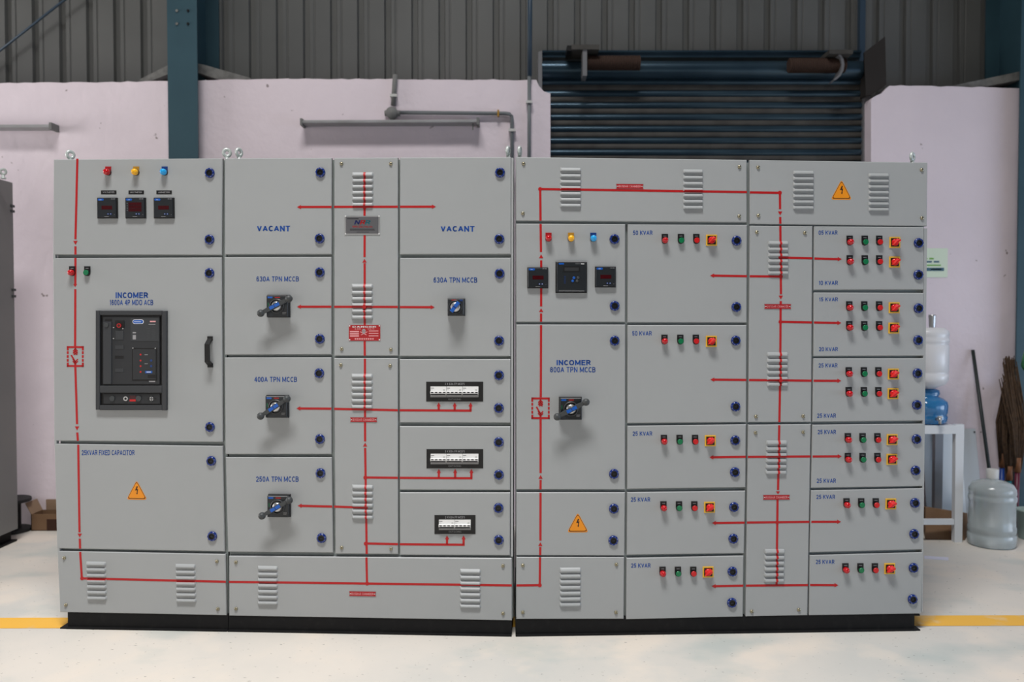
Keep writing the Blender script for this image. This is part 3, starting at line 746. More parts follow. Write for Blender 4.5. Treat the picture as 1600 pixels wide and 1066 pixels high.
for x in (546.6, 593): 
    for y in (509.3, 531): disc(m, B, x, y, 1.1, 'text', .0022, .0032, 8)
put_text(m, B, 'DANGER', 551, 588, 509.6, 512, 'text', .0026, .03); put_text(m, B, '440', 554, 564, 513.2, 515.2, 'pinktext', .0026, .01); put_text(m, B, 'VOLTS', 574.5, 585, 513.2, 515.2, 'pinktext', .0026, .01)
for k in range(3): bar(m, B, 547, 561, 517.3+3.4*k, 519.3+3.4*k, 'pinktext', .0022); bar(m, B, 576.5, 591.5, 516.7+3.8*k, 517.9+3.8*k, 'pinktext', .0022)
for k in range(9): bar(m, B, 554.5+3.4*k, 556.9+3.4*k, 528.6, 530.8, 'pinktext', .0022)
u, z = B.L(568.6, 517.8); m.prism([(u+.0088*math.cos(t)*(.72 if math.sin(t) < -.3 else 1), z+.0115*math.sin(t)) for t in [2*math.pi*k/16 for k in range(16)]], -.0028, -.0022, 'dimtext')
for dx in (-.003, .003): m.lathe([(.0018, .0028), (.0018, .003)], 'tagred', 'y', (u+dx, 0, z+.0015), 8, False)
for sg in (-1, 1):
    a_ = Vector((u-.017*sg, z-.002)); b_ = Vector((u+.013*sg, z-.017)); dd = (b_-a_).normalized(); nn = Vector((-dd.y, dd.x))*.0013
    m.prism([tuple(a_+nn), tuple(b_+nn), tuple(b_-nn), tuple(a_-nn)], -.0027, -.0022, 'pinktext')
m.build('danger_plate', d)
d = panel(B, 'cover_panel', [(522, 559.8), (621.6, 559.7), (622, 866.2), (523.8, 865.6)], lines=[[(570.2, 560.5), (570.4, 652)], [(570.4, 660), (570.5, 690)], [(570.6, 700), (573, 866)], [(522, 639), (621.7, 641.2)], [(521.8, 791.8), (571.5, 793.4)], [(570.8, 746.3), (621.9, 746.9)], [(571.3, 849.5), (622, 850.5)]],
          arrows=[(570.5, 692, 'u')], dots=[(570.4, 640.1), (570.8, 746.4), (571.9, 793.4), (571.5, 849.7)], screws=[(532.6, 570.6), (609.6, 571.7), (534, 856), (611, 857.6)],
          louv=[(549, 582.7, 584, 637.5, 6), (549.8, 583.7, 757.5, 810, 6)])
busbar(B, d, 568.3, 656)
panel(B, 'door', [(625, 246.2), (798.6, 245.6), (798.3, 397.2), (624.8, 397.6)], lines=[[(625, 323.2), (677.5, 323.1)]], arrows=[(681, 323.1, 'r')], latches=[(781.3, 270), (780.2, 373.8)],
      texts=[('VACANT', 688.5, 741.5, 353.3, 362, 'blue', .0006, .03)], label='door lettered VACANT at the right')
d = panel(B, 'door', [(624.8, 403), (798.3, 402.8), (797.8, 556.8), (624.3, 556.6)], lines=[[(624.8, 480), (675, 480.2)]], arrows=[(679, 480.2, 'r')], latches=[(780.6, 427.8), (779.8, 532.6)],
          texts=[('630A TPN MCCB', 677.4, 745.8, 433.6, 441.8)], label='door lettered 630A TPN MCCB with short blue handle')
u, z = B.L(712.6, 480, .02); o = mk_small_handle(); o.parent = d; o.location = (u, 0, z)
def mcb(cab, d, X0, X1, Y0, Y1, x0, x1, y0, y1, n, s):
    m = MB(); bar(m, cab, X0, X1, Y0, Y1, 'black', 0, .0015)
    put_text(m, cab, s, (X0+X1)/2-15.5, (X0+X1)/2+15.5, Y0+1.8, Y0+5.2, 'dimtext', .0019, .012)
    put_text(m, cab, 'OUTGOING', (X0+X1)/2-10, (X0+X1)/2+10, Y1-4.9, Y1-2.3, 'dimtext', .0019, .0)
    h = (y1-y0); w_ = (x1-x0)/n
    for k in range(n):
        a = x0+w_*k; b = a+w_-.4
        m.prism([cab.L(a, y0), cab.L(b, y0), cab.L(b, y1), cab.L(a, y1)], -.004, -.0015, 'white')
        m.prism([cab.L(a, y0+h*.42), cab.L(b, y0+h*.42), cab.L(b, y0+h*.66), cab.L(a, y0+h*.66)], -.016, -.004, 'white', .001)
        bar(m, cab, a, b, y0+h*.80, y1, 'mcbshade', .004, .0045)
        bar(m, cab, a+.8, b-1.0, y0+h*.69, y0+h*.76, 'black', .0, .018)
        bar(m, cab, a+.5, a+5.5, y0+h*.13, y0+h*.18, 'plateink', .004); bar(m, cab, a+.5, a+3.5, y0+h*.3, y0+h*.33, 'dimtext', .004)
        bar(m, cab, b-5, b-2, y0+h*.25, y0+h*.4, 'clip', .004)
        for q in range(4):
            c = a+w_*(q+.5)/4
            bar(m, cab, c-1.9, c+1.9, y0+h*.49, y0+h*.58, 'black', .016, .0165)
    m.build('breaker_window', d)
def feeds(xs, y, yt): return [[(x, y), (x, yt+4)] for x in xs], [(x, yt, 'u', 6, 3.2) for x in xs]
for (q, yl, xs, ya, yt, la, mc) in (
    ([(624.4, 561.3), (797.8, 561.2), (797.6, 660.8), (624.6, 660.4)], (641.2, 641.9), (685.5, 710.5, 735.3), 641.8, 629, [(779.6, 586.6), (779.4, 637.8)], (666, 755, 596.6, 627.6, 672.8, 748, 604, 620.8, 3, "3 X 63A FP MCB'S")),
    ([(624.6, 666.2), (797.6, 666.6), (797.2, 766), (624.6, 765.6)], (746.9, 747.5), (685.7, 711.2, 736.6), 747.4, 733, [(779.4, 691), (779.4, 742)], (666.5, 755, 702, 732, 673, 748, 709, 725.3, 3, "3 X 63A FP MCB'S")),
    ([(624.6, 769.6), (797.2, 769.8), (796.9, 868.2), (624.9, 867.4)], (850.6, 851.4), (698.5, 724.4), 851.3, 836.8, [(778.9, 794), (779.3, 844)], (679, 743, 805, 834.6, 686, 736, 812, 828, 2, "2 X 63A FP MCB'S"))):
    fl, fa = feeds(xs, ya, yt)
    d = panel(B, 'door', q, lines=[[(q[0][0], yl[0]), (xs[-1]+1.6, yl[1])]]+fl, arrows=fa, latches=la); mcb(B, d, *mc)
d = panel(B, 'cover_panel', [(357.7, 869.2), (799.7, 872.6), (799.7, 970), (357.8, 962.6)], lines=[[(357.8, 909.4), (573.3, 912.1)], [(573.3, 912.1), (799.7, 915)], [(572.6, 871.3), (573.5, 912)]], dots=[(573.6, 912)],
          screws=[(368.7, 878.6), (368.9, 951.5), (786, 884.4), (786, 958.7)], louv=[(402.7, 434.6, 884.3, 943.8, 7), (718.6, 751.4, 889.2, 949, 7)])
busbar(B, d, 566.6, 928)
eyebolt(B, 373.5, 238.5, 62); eyebolt(B, 794, 236, 75, 245)

# ======== cabinet C
C = Cab(PH2, 1126); C.empty('switchgear_cabinet')
tag(C.root, 'light grey switchgear cabinet with KVAR doors and red rotary switches, right of the row', 'electrical cabinet', 'row of switchgear cabinets')
body(C, [(806.4, 248), (1448.6, 256.5), (1440, 958.5), (806.4, 967)], .80,
     [[(1444.2, 357), (1449, 357), (1441.6, 957), (1440, 957)]], (.030, .002))
plinth(C, 805.5, 1429.5, 967.2, 959.8, .80, 'r', (.030, .002))
d = panel(C, 'cover_panel', [(806.2, 245.4), (1167, 249.8), (1167, 347.6), (806.3, 345)], lines=[[(844, 295.5), (1167, 300.3)], [(844, 295.5), (844.6, 345)]], dots=[(844, 295.6)],
          screws=[(818, 256), (817, 333.5), (1155.3, 261), (1155, 338)], louv=[(875, 908.3, 262, 323.3, 7), (1067.3, 1098.7, 264.6, 326.5, 7)])
busbar(C, d, 984, 291.4)
d = panel(C, 'cover_panel', [(1171.5, 249.8), (1449.6, 254), (1448.6, 353.4), (1171.8, 350)], lines=[[(1171.5, 300.8), (1218.6, 301.4)], [(1218.6, 301.4), (1218.8, 327)], [(1219, 339), (1219.2, 350)]], arrows=[(1218.9, 336.5, 'd')], dots=[(1218.5, 301.3)],
          screws=[(1184.5, 261.6), (1185, 337), (1440, 265.6), (1440.5, 341)], louv=[(1239, 1271.8, 266.8, 326.8, 7), (1357, 1389, 270.8, 329.6, 7)])
triangle(C, d, 1314.7, 296.4)
d = panel(C, 'door', [(806.4, 349.5), (977.2, 350.2), (977, 503.4), (806.6, 503.2)], lines=[[(844.7, 350), (845.3, 394)], [(845.6, 407), (845.6, 418)], [(845.6, 450), (845.5, 479)], [(845.4, 490), (845.4, 503)]],
          arrows=[(845.5, 397.5, 'u'), (845.5, 481.7, 'u')], latches=[(960, 374), (960.3, 478.2)], label='door with square controller between two meters')
for x, c, p_, nm in ((857, 'lampred', 'tagred', 'red'), (892, 'lampyellow', 'dkyellow', 'yellow'), (926.8, 'lampblue', 'dkblue', 'blue')): lamp(C, d, x, 373, c, p_, nm)
meter(C, d, 840, 434.4, 'single'); meter(C, d, 892.3, 433.5, 'big'); meter(C, d, 945.6, 433.2, 'single')
d = panel(C, 'door', [(806.6, 507.3), (977.2, 507.4), (976.8, 765.3), (806.8, 765)], lines=[[(845.4, 508), (845, 621)], [(844.7, 655), (844.7, 739.5)], [(844.7, 750), (844.6, 765)]], arrows=[(844.7, 742.3, 'u')],
          latches=[(960.3, 532.6), (959.2, 740.7)], texts=[('INCOMER', 869.6, 923, 562.8, 570.8, 'blue', .0006, .03), ('800A TPN MCCB', 859.3, 930.6, 573.6, 582)], label='door lettered INCOMER 800A TPN MCCB')
symbol(C, d, 830.2, 859, 621.3, 655)
u, z = C.L(891.6, 638.5, .02); copy_fit(('bh', 27), mk_breaker_handle(27), d, (u, 0, z))
d = panel(C, 'door', [(806.8, 769.6), (976.8, 769.6), (975.8, 868.6), (806.8, 868.2)], lines=[[(844.6, 770), (844.4, 845)], [(844.2, 855), (844, 868)]], arrows=[(844.3, 847.5, 'u')], latches=[(959, 795), (958.2, 844.6)])
triangle(C, d, 902.8, 816.5)
panel(C, 'cover_panel', [(806.8, 870.8), (975.4, 871), (974.6, 967.6), (806.8, 967.8)], lines=[[(806.8, 915), (843.6, 914.6)], [(843.8, 871), (843.4, 914.6)]], dots=[(843.4, 914.6)],
      screws=[(817, 883.6), (963, 882.2), (817, 957), (962.5, 957)], louv=[(874.3, 908, 887.3, 946.3, 7)])
G5 = (([(981, 350.6), (1167.4, 351.6), (1166.8, 504.3), (980.6, 504)], ((1109.6, 430.8), (1167, 431.7)), [(1150.6, 376.4), (1150.3, 480)], '50 KVAR', (989, 1019.6, 360.4, 367.3), (1038.6, 1063.7, 1087.8), 376, (1111.5, 375.5)),
      ([(980.6, 508), (1166.6, 508), (1166, 660), (980.4, 661.4)], ((1110, 593.4), (1166.2, 593.9)), [(1149.4, 532.4), (1149, 635.5)], '50 KVAR', (987.8, 1018.5, 517.5, 524.6), (1038, 1062.7, 1087), 533.2, (1111.2, 533.5)),
      ([(980.4, 665.7), (1165.8, 663.3), (1165, 761.7), (980, 764.4)], ((1108.4, 714.8), (1165.4, 714)), [(1148.6, 688.4), (1148, 738)], '25 KVAR', (988.4, 1019.2, 674.3, 681.2), (1037.2, 1061.6, 1085.8), 689.7, (1109.6, 688.8)),
      ([(980, 769.6), (1164.6, 767.2), (1162.6, 865), (979.4, 867.4)], ((1112.4, 817.5), (1163.6, 816.9)), [(1146.6, 792.5), (1145.6, 842)], '25 KVAR', (985.6, 1016, 777.3, 784.2), (1036.5, 1060.7, 1084.6), 793.4, (1108.4, 792.8)),
      ([(979, 872.4), (1162, 868.6), (1160.8, 964), (978.4, 968.4)], ((1112, 916.2), (1161.4, 915.3)), [(1144.2, 893.3), (1143.5, 942)], '25 KVAR', (986, 1016.6, 880.5, 887.3), (1035, 1059, 1083), 895.6, (1106.2, 893.8)))
for q, ln, la, s, tx, xs, y, sw in G5:
    d = panel(C, 'door', q, lines=[[(ln[0][0]+4, ln[0][1]), ln[1]]], arrows=[(ln[0][0], ln[0][1], 'l')], latches=la, texts=[(s, *tx)])
    starter_row(C, d, xs, y, *sw)
d = panel(C, 'cover_panel', [(1171.8, 352.7), (1269.8, 353.6), (1267.6, 659.6), (1169.4, 660)],
          lines=[[(1219.2, 353), (1220.2, 460)], [(1219.9, 470.5), (1219.8, 476)], [(1219.7, 482), (1218.8, 600)], [(1218.8, 600), (1217.7, 660)], [(1219.6, 402.6), (1269.4, 403.8)], [(1171.4, 431.8), (1220, 432.3)], [(1219.5, 503), (1268.7, 504)], [(1170.2, 594), (1268, 595)]],
          arrows=[(1219.9, 468, 'd')], dots=[(1219.4, 402.6), (1220, 432.3), (1219.4, 503), (1218.6, 594.4)], screws=[(1182.5, 363), (1257.5, 364), (1181.2, 651), (1255, 650.4)],
          louv=[(1200, 1232, 376.6, 428.5, 6), (1198.3, 1231.3, 550.4, 602.6, 6)])
busbar(C, d, 1215, 479)
d = panel(C, 'cover_panel', [(1169.2, 664), (1267.2, 663), (1261.8, 962), (1165, 963.8)],
          lines=[[(1217.6, 664.5), (1215.6, 766)], [(1214.9, 780), (1213.3, 914.7)], [(1168.4, 714.2), (1266.5, 713.4)], [(1167, 816.8), (1264.6, 815.6)], [(1165.4, 915.3), (1262.6, 914.5)]],
          arrows=[(1215.5, 772.5, 'd', 4.5, 3)], dots=[(1216.7, 713.9), (1214.2, 816.3)], screws=[(1180.5, 676.4), (1255, 675.4), (1174.6, 955.5), (1248, 953)],
          louv=[(1197, 1230, 688.4, 740, 6, -1), (1194.3, 1226.3, 858, 908.6, 6, -1)])
busbar(C, d, 1213, 777.2)
I6 = (([(1272.3, 353.7), (1448.4-4.4, 355), (1448.2-4.4, 452.6), (1271.8, 453)], (404.1, 1315, 405), [(1435, 380), (1434.5, 429.6)], [('05 KVAR', 1279, 1308.6, 360.3, 367), ('10 KVAR', 1279.4, 1309.2, 438.8, 445.5)], (1327.3, 1350.8, 1373.4), ((378.5, (1397.8, 379)), (409.2, (1397.4, 409.6)))),
      ([(1271.8, 457.2), (1443.8, 457.8), (1443.6, 556), (1271.4, 556.8)], (504.1, 1314.4, 504.7), [(1434.8, 482), (1434.2, 531.8)], [('15 KVAR', 1280, 1309.2, 464.8, 471), ('20 KVAR', 1279.5, 1309.2, 542.6, 549)], (1326.6, 1350, 1373.2), ((481, (1396.8, 481)), (512, (1396.2, 512.8)))),
      ([(1271.2, 560.2), (1443.6, 560), (1443.4, 657.6), (1269.8, 659.4)], (595.1, 1314.4, 595.2), [(1433.2, 583.5), (1432.2, 633)], [('25 KVAR', 1279, 1308.6, 567.8, 574.5), ('25 KVAR', 1276.7, 1306.2, 646.2, 653)], (1325.8, 1349.4, 1372), ((584, (1395.4, 584.6)), (615, (1395, 615.2)))),
      ([(1269.6, 664), (1443.4, 662.2), (1443.2, 760), (1267.6, 762.8)], (713.5, 1315, 713.2), [(1431.7, 686.4), (1430.2, 735.4)], [('25 KVAR', 1277.6, 1306.3, 671.8, 678.6), ('25 KVAR', 1276, 1306.2, 748, 754.8)], (1324.4, 1347.4, 1370.6), ((687, (1393.6, 687)), (717.8, (1393.2, 717.8)))),
      ([(1267.6, 766.6), (1443, 763.2), (1441.6, 859), (1265.4, 863.6)], (815.6, 1314, 815.5), [(1429.2, 786), (1428, 834.6)], [('25 KVAR', 1275.4, 1304.8, 773.3, 780)], (1322.3, 1345.2, 1368), ((788.6, (1391.6, 787.5)),)),
      ([(1265.6, 868), (1441.6, 863.4), (1439.8, 959.4), (1264.4, 962)], (914.4, 1309.8, 914.6), [(1427, 887.6), (1425.6, 936.4)], [('25 KVAR', 1274.6, 1303.8, 874.8, 881.5)], (1320.6, 1344, 1366.6), ((890.2, (1389.8, 888.6)),)))
for q, (ya, xt, yt), la, tx, xs, rows in I6:
    d = panel(C, 'door', q, lines=[[(q[0][0], ya), (xt-4, yt)]], arrows=[(xt, yt, 'r')], latches=la, texts=tx)
    for y, sw in rows: starter_row(C, d, xs, y, *sw)
eyebolt(C, 812, 236, 75, 245); eyebolt(C, 1425.5, 245, 40, 253)

# ---------------------------------------------------------------- the hall
YW = 2.05
m = MB(); m.box(-9, 9, -12, 3.5, -.1, 0, 'floor'); structure(m.build('floor'))
# back wall (plastered brick up to about 3.1 m, with the shutter opening)
def top_edge(x0, x1, y0, y1, n):
    out = []
    for k in range(n+1):
        x = x0+(x1-x0)*k/n; p = P(x, y0+(y1-y0)*k/n+random.uniform(-.9, .9), YW); out.append((p.x, p.z))
    return out
m = MB()
pts = [(-9, 0), (-9, 3.14)]+top_edge(-60, 262, 131, 127, 26)+top_edge(270, 450, 126.5, 123, 14)+top_edge(455, 838, 123, 125, 34)
for q in ((842, 134), (850, 143), (860, 146)): p = P(*q, YW); pts.append((p.x, p.z))
p = P(860, 900, YW); pts.append((p.x, 0)); m.prism(pts, YW, YW+.23, 'wall')
pts = []
p = P(1361, 900, YW); pts.append((p.x, 0))
for q in ((1361, 158), (1363, 153), (1370, 149), (1378, 146), (1386, 137), (1390, 134)): p = P(*q, YW); pts.append((p.x, p.z))
pts += top_edge(1396, 1640, 134, 138, 20)+[(9, 3.1), (9, 0)]
m.prism(pts, YW, YW+.23, 'wall')
structure(m.build('wall_back'))
# corrugated steel cladding above
YS = 2.40
m = MB(); prof = []; ppx = .2015; x = P(13, 50, YS).x-ppx*24
while x < 8.8:
    prof += [(x-.026, 0), (x-.018, .030), (x+.018, .030), (x+.026, 0), (x+.052, 0), (x+.056, .005), (x+.064, .005), (x+.068, 0)]
    x += ppx
vs = []
for z in (2.85, 6.4):
    for a, b in prof: vs.append((a, YS+b, z))
n = len(prof); m.add(vs, [(i, i+1, n+i+1, n+i) for i in range(n-1)], 'clad'); m.box(-9, 9, YS+.05, YS+.07, 2.85, 6.4, 'clad')
structure(m.build('wall_upper'))
# painted yellow floor line
m = MB(); a, b = G(0, 966), G(0, 982.5); c, e = G(1600, 962), G(1600, 976)
dy = (c.y-a.y)/(c.x-a.x)
def yl(x, base): return base+(x-a.x)*dy
N = 60
for k in range(N):
    x0_ = -6+12*k/N; x1_ = -6+12*(k+1)/N
    q = [(x0_, yl(x0_, b.y)), (x1_, yl(x1_, b.y)), (x1_, yl(x1_, a.y)), (x0_, yl(x0_, a.y))]
    m.add([(p[0], p[1], .0012) for p in q], [(0, 1, 2, 3)], 'lineyellow')
structure(m.build('trim_1'))
# mortar ledges where the wall meets the columns
for q in ([(308, 99), (318, 101), (392, 122), (392, 127), (350, 127), (308, 113)], [(218, 124), (262, 102), (262, 116), (234, 127), (218, 127)], [(1488, 134), (1592, 112), (1640, 104), (1640, 118), (1592, 125), (1525, 138), (1488, 138)]):
    m = MB(); m.prism([(P(*p, YW+.06).x, P(*p, YW+.06).z) for p in q], YW+.06, YW+.34, 'mortar'); structure(m.build('trim_2'))
# H-section steel columns
def column(x, name_label):
    m = MB(); z1 = 6.4
    m.box(x-.1025, x+.1025, 1.95, 1.964, 0, z1, 'column'); m.box(x-.1025, x+.1025, 2.376, 2.39, 0, z1, 'column'); m.box(x-.005, x+.005, 1.964, 2.376, 0, z1, 'column')
    o = m.build('steel_column'); recentre(o); return tag(o, name_label, 'column', 'steel columns against the back wall')
xc = P(285, 100, 1.95).x
o = column(xc, 'teal painted steel column rising behind the leftmost switchgear cabinet')
m = MB()
for dx in (-.037, .040):
    for y_ in (17, 37.5): p = P(285, y_, 1.95); m.lathe([(.009, 0), (.009, .006)], 'black' if dx > 0 else 'mortar', 'y', (p.x+dx-o.location.x, 1.949-o.location.y, p.z), 10, False)
m.build('bolt_holes', o)
column(P(1592, 300, 1.95).x+.1025, 'dark teal steel column at the far right edge, beside the brooms')
# roller shutter
sh = empty('roller_shutter', (P(1104, 500, YW).x, YW+.14, 0)); tag(sh, 'dark blue steel roller shutter closed behind the rightmost switchgear cabinet', 'shutter')
def shp(px, py, Y): p = P(px, py, Y); return (p.x-sh.location.x, Y-sh.location.y, p.z)
YC = YW+.14
m = MB(); xa = shp(847, 200, YC)[0]-.01; xb = shp(1348, 200, YC)[0]+.04; ztop = shp(900, 104, YC)[2]; pz = .0843; z = ztop
k = 0
while z > .02:
    lo = max(z-pz, 0); h = z-lo; vs = []
    S = [(0, .004), (.06, -.002), (.16, -.009), (.28, -.013), (.38, -.012), (.48, -.006), (.54, .002)]
    x0_ = xa if z > shp(860, 146, YC)[2]-.02 else xa+.0
    for s, yy in S: vs += [(x0_, yy, z-h*s), (xb, yy, z-h*s)]
    m.add(vs, [(2*i, 2*i+1, 2*i+3, 2*i+2) for i in range(len(S)-1)], 'shutter', True)
    vs = []
    for s, yy in ((.54, .002), (.60, -.001), (.76, -.004), (.92, -.005), (.97, -.001), (1, .004)): vs += [(x0_, yy, z-h*s), (xb, yy, z-h*s)]
    m.add(vs, [(2*i, 2*i+1, 2*i+3, 2*i+2) for i in range(5)], 'rust', True)
    z -= pz
m.build('shutter_curtain', sh)
m = MB(); a = shp(1347.5, 300, YC-.03); m.box(a[0], a[0]+.05, -.035, .02, 0, shp(1347, 150, YC)[2], 'steelgrey'); m.build('guide_rail', sh)
Z = lambda y, Y=YC: shp(1100, y, Y)[2]
m = MB(); x0_ = shp(847, 90, YC-.10)[0]; x1_ = shp(1352, 90, YC-.10)[0]
zc_ = Z(106, YC-.08); m.lathe([(.062, x0_), (.062, x1_)], 'shutter', 'x', (0, -.03, zc_), 28)
m.build('shaft', sh)
m = MB(); m.box(x0_, x1_, -.02, .10, Z(91), Z(81.5), 'shutter'); m.box(x0_, x1_, -.035, -.02, Z(84), Z(81), 'shutter'); m.build('top_rail', sh)
for xa_, xb_, yc in ((917, 1000, 98.5), (1232, 1320, 102.5)):
    m = MB(); Y = YC-.13; a = shp(xa_, yc, Y); b = shp(xb_, yc, Y)
    pts = []; turns = 30; R_ = .050
    m.lathe([(R_*.92, a[0]), (R_*.92, b[0])], 'spring', 'x', (0, a[1], a[2]), 20)
    for t in range(turns):
        x = a[0]+(b[0]-a[0])*(t+.5)/turns; hw = (b[0]-a[0])/turns*.5
        m.lathe([(R_*.90, x-hw), (R_*1.03, x-hw*.4), (R_*1.03, x+hw*.4), (R_*.90, x+hw)], 'spring', 'x', (0, a[1], a[2]), 20, True, False)
    m.build('counterweight_spring', sh)
m = MB(); Y = YC-.2
a, b = shp(893, 71, Y), shp(936, 78.5, Y); m.box(a[0], b[0], a[1]-.02, a[1]+.2, b[2], a[2], 'rust')
a, b = shp(886, 71, Y), shp(893, 79, Y); m.box(a[0], b[0], a[1], a[1]+.2, b[2], a[2], 'black')
a, b = shp(910.5, 78.5, Y), shp(917, 119, Y); m.box(a[0], b[0], a[1]-.01, a[1]+.12, b[2], a[2], 'steelgrey')
m.build('bracket', sh)
m = MB()
a, b = shp(1294, 79, Y), shp(1331, 85.5, Y); m.box(a[0], b[0], a[1]-.02, a[1]+.2, b[2], a[2], 'rust')
pts = [shp(px, py, Y) for px, py in ((1314, 85), (1318, 92), (1319.5, 101), (1318, 110), (1314, 118), (1306, 125))]
for p, q in zip(pts, pts[1:]):
    m.add([(p[0]-.018, p[1], p[2]), (p[0], p[1], p[2]), (q[0], q[1], q[2]), (q[0]-.018, q[1], q[2]), (p[0]-.018, p[1]+.1, p[2]), (p[0], p[1]+.1, p[2]), (q[0], q[1]+.1, q[2]), (q[0]-.018, q[1]+.1, q[2])],
          [(0, 1, 2, 3), (4, 5, 6, 7), (0, 4, 7, 3), (1, 5, 6, 2), (0, 1, 5, 4), (3, 2, 6, 7)], 'steelgrey')
m.build('bracket', sh)
m = MB(); Y = YC-.10
m.prism([(shp(px, py, Y)[0], shp(px, py, Y)[2]) for px, py in ((841, 81), (847, 79), (847, 140), (841, 135))], Y-sh.location.y, Y-sh.location.y+.22, 'steelgrey'); m.build('side_plate', sh)
m = MB(); Y = YC-.12
m.prism([(shp(px, py, Y)[0], shp(px, py, Y)[2]) for px, py in ((1350, 82), (1383, 57), (1385, 132), (1378, 138), (1362, 148), (1353, 150))], Y-sh.location.y, Y-sh.location.y+.012, 'rustplate')
m.box(shp(1355, 100, Y)[0], shp(1358, 100, Y)[0], Y-sh.location.y+.012, .10, shp(1355, 148, Y)[2], shp(1355, 90, Y)[2], 'rustplate'); m.build('side_plate', sh)
# a thin blue post and a bracing rod in front of the cladding
m = MB(); a = P(1345, 60, 2.36); m.box(a.x-.02, a.x+.02, 2.33, 2.375, 2.9, 6.4, 'polyc'); o = m.build('wall_post'); recentre(o); tag(o, 'thin dark blue upright post on the cladding above the shutter bracket', 'post')
m = MB(); m.tube([P(-60, 126, 2.32), P(102, -1, 2.32), P(260, -125, 2.32)], .009, 'polyc', 8); o = m.build('bracing_rod'); recentre(o); tag(o, 'thin dark diagonal bracing rod crossing the cladding at the upper left', 'rod')
# tube light battens
def batten(x0, x1, y0, y1, label, hook=False):
    m = MB(); a, b = P(x0, y0, YW-.05), P(x1, y1, YW-.05); h = .022
    L = (b-a).length; ang = math.atan2(b.z-a.z, b.x-a.x)
    m.prism([(0, h/2), (L, h/2), (L, -h/2), (0, -h/2)], -.05, .05-.001, 'batten', .004)
    o = m.build('tube_light_batten'); o.location = a; o.rotation_euler = (0, -ang, 0)
    e = MB(); e.box(-.012, .004, -.055, .045, -.024, .022, 'pvcdark'); e.build('end_cap', o)
    e = MB(); e.box(L-.004, L+.014, -.055, .045, -.024, .024, 'pvcdark')
    if hook: e.box(L-.036, L-.026, -.03, -.02, -.055, -.012, 'pvcdark')
    e.build('end_cap', o)
    tag(o, label, 'light fitting', 'tube light battens on the pink wall'); return o
batten(474.5, 746, 192.8, 191.8, 'long grey tube light batten on the pink wall under the conduit', True)
batten(-120, 84, 200, 199.5, 'grey tube light batten on the pink wall at the left edge')
# conduits
def thingw(name, label, cat, px, py, Y): p = P(px, py, Y); o = empty(name, p); tag(o, label, cat); return o
def rel(o, pts): return [P(x, y, Y)-o.location for x, y, Y in pts]
YP = YW-.024
o = thingw('conduit', 'grey conduit with round junction box, running right and down above the tube light batten', 'pipe', 612, 245, YP)
m = MB(); m.tube(rel(o, [(617.5, 117, YP), (614.5, 165, YP)]), .017, 'pvcdark', 10); m.tube(rel(o, [(622, 176, YP), (790, 177.5, YP), (796, 178.5, YP), (799.3, 182, YP), (800, 188, YP), (800, 300, YP)]), .0135, 'pvc', 10); m.build('pipe', o)
m = MB(); c = rel(o, [(612.5, 177, YP)])[0]
m.lathe([(.040, -.018), (.042, .020), (.036, .032), (0, .034)], 'pvcdark', 'y', c, 16, True, False)
for dx, dz in ((-.05, 0), (.055, 0), (0, -.052)): m.tube([c+Vector((dx*.5, 0, dz*.5)), c+Vector((dx, 0, dz))], .020, 'pvcdark', 10)
m.build('junction_box', o)
for (x, y, mt) in ((615.3, 150, 'clip'), (778.5, 177.5, 'dkyellow'), (800, 204, 'clip')):
    m = MB(); c = rel(o, [(x, y, YP)])[0]
    if mt == 'dkyellow': m.box(c.x-.006, c.x+.006, c.y-.020, c.y+.016, c.z-.022, c.z+.022, mt)
    else: m.box(c.x-.024, c.x+.024, c.y-.022, c.y+.016, c.z-.009, c.z+.009, mt)
    m.build('pipe_clip', o)
o = thingw('conduit', 'straight vertical grey conduit on the pink wall beside the shutter opening', 'pipe', 827, 245, YP)
m = MB(); m.tube(rel(o, [(827, 118, YP), (826.5, 300, YP)]), .0125, 'pvc', 10); m.tube(rel(o, [(827.5, 119, YP), (828.5, -60, YP)]), .016, 'polyc', 10); m.build('pipe', o)
m = MB(); c = rel(o, [(826.8, 160, YP)])[0]; m.box(c.x-.022, c.x+.022, c.y-.022, c.y+.016, c.z-.008, c.z+.008, 'clip'); m.build('pipe_clip', o)
# paper notice
p = P(1449, 410, YW); q0, q1 = P(1405, 388, YW-.003), P(1480.5, 433.5, YW-.003)
m = MB(); m.box(q0.x, q1.x, YW-.003, YW-.001, q1.z, q0.z, 'poster')
def pbar(x0, x1, y0, y1, mt): a, b = P(x0, y0, YW-.0035), P(x1, y1, YW-.0035); m.box(a.x, b.x, YW-.0042, YW-.003, b.z, a.z, mt)
for k in range(5): pbar(1412+10*k, 1419+10*k, 403, 405.5, 'pgreen') if 1412+10*k < 1462 else None
pbar(1410, 1456, 407.8, 410.5, 'pblue'); pbar(1459, 1467.5, 407.8, 410.5, 'pblue') ; pbar(1420, 1470, 413.6, 415.6, 'pgreen'); pbar(1430, 1475, 418.5, 423.5, 'pblue'); pbar(1454, 1471, 420, 422, 'poster')
o = m.build('paper_notice'); recentre(o); tag(o, 'pale green printed notice stuck on the pink wall right of the cabinets', 'notice')
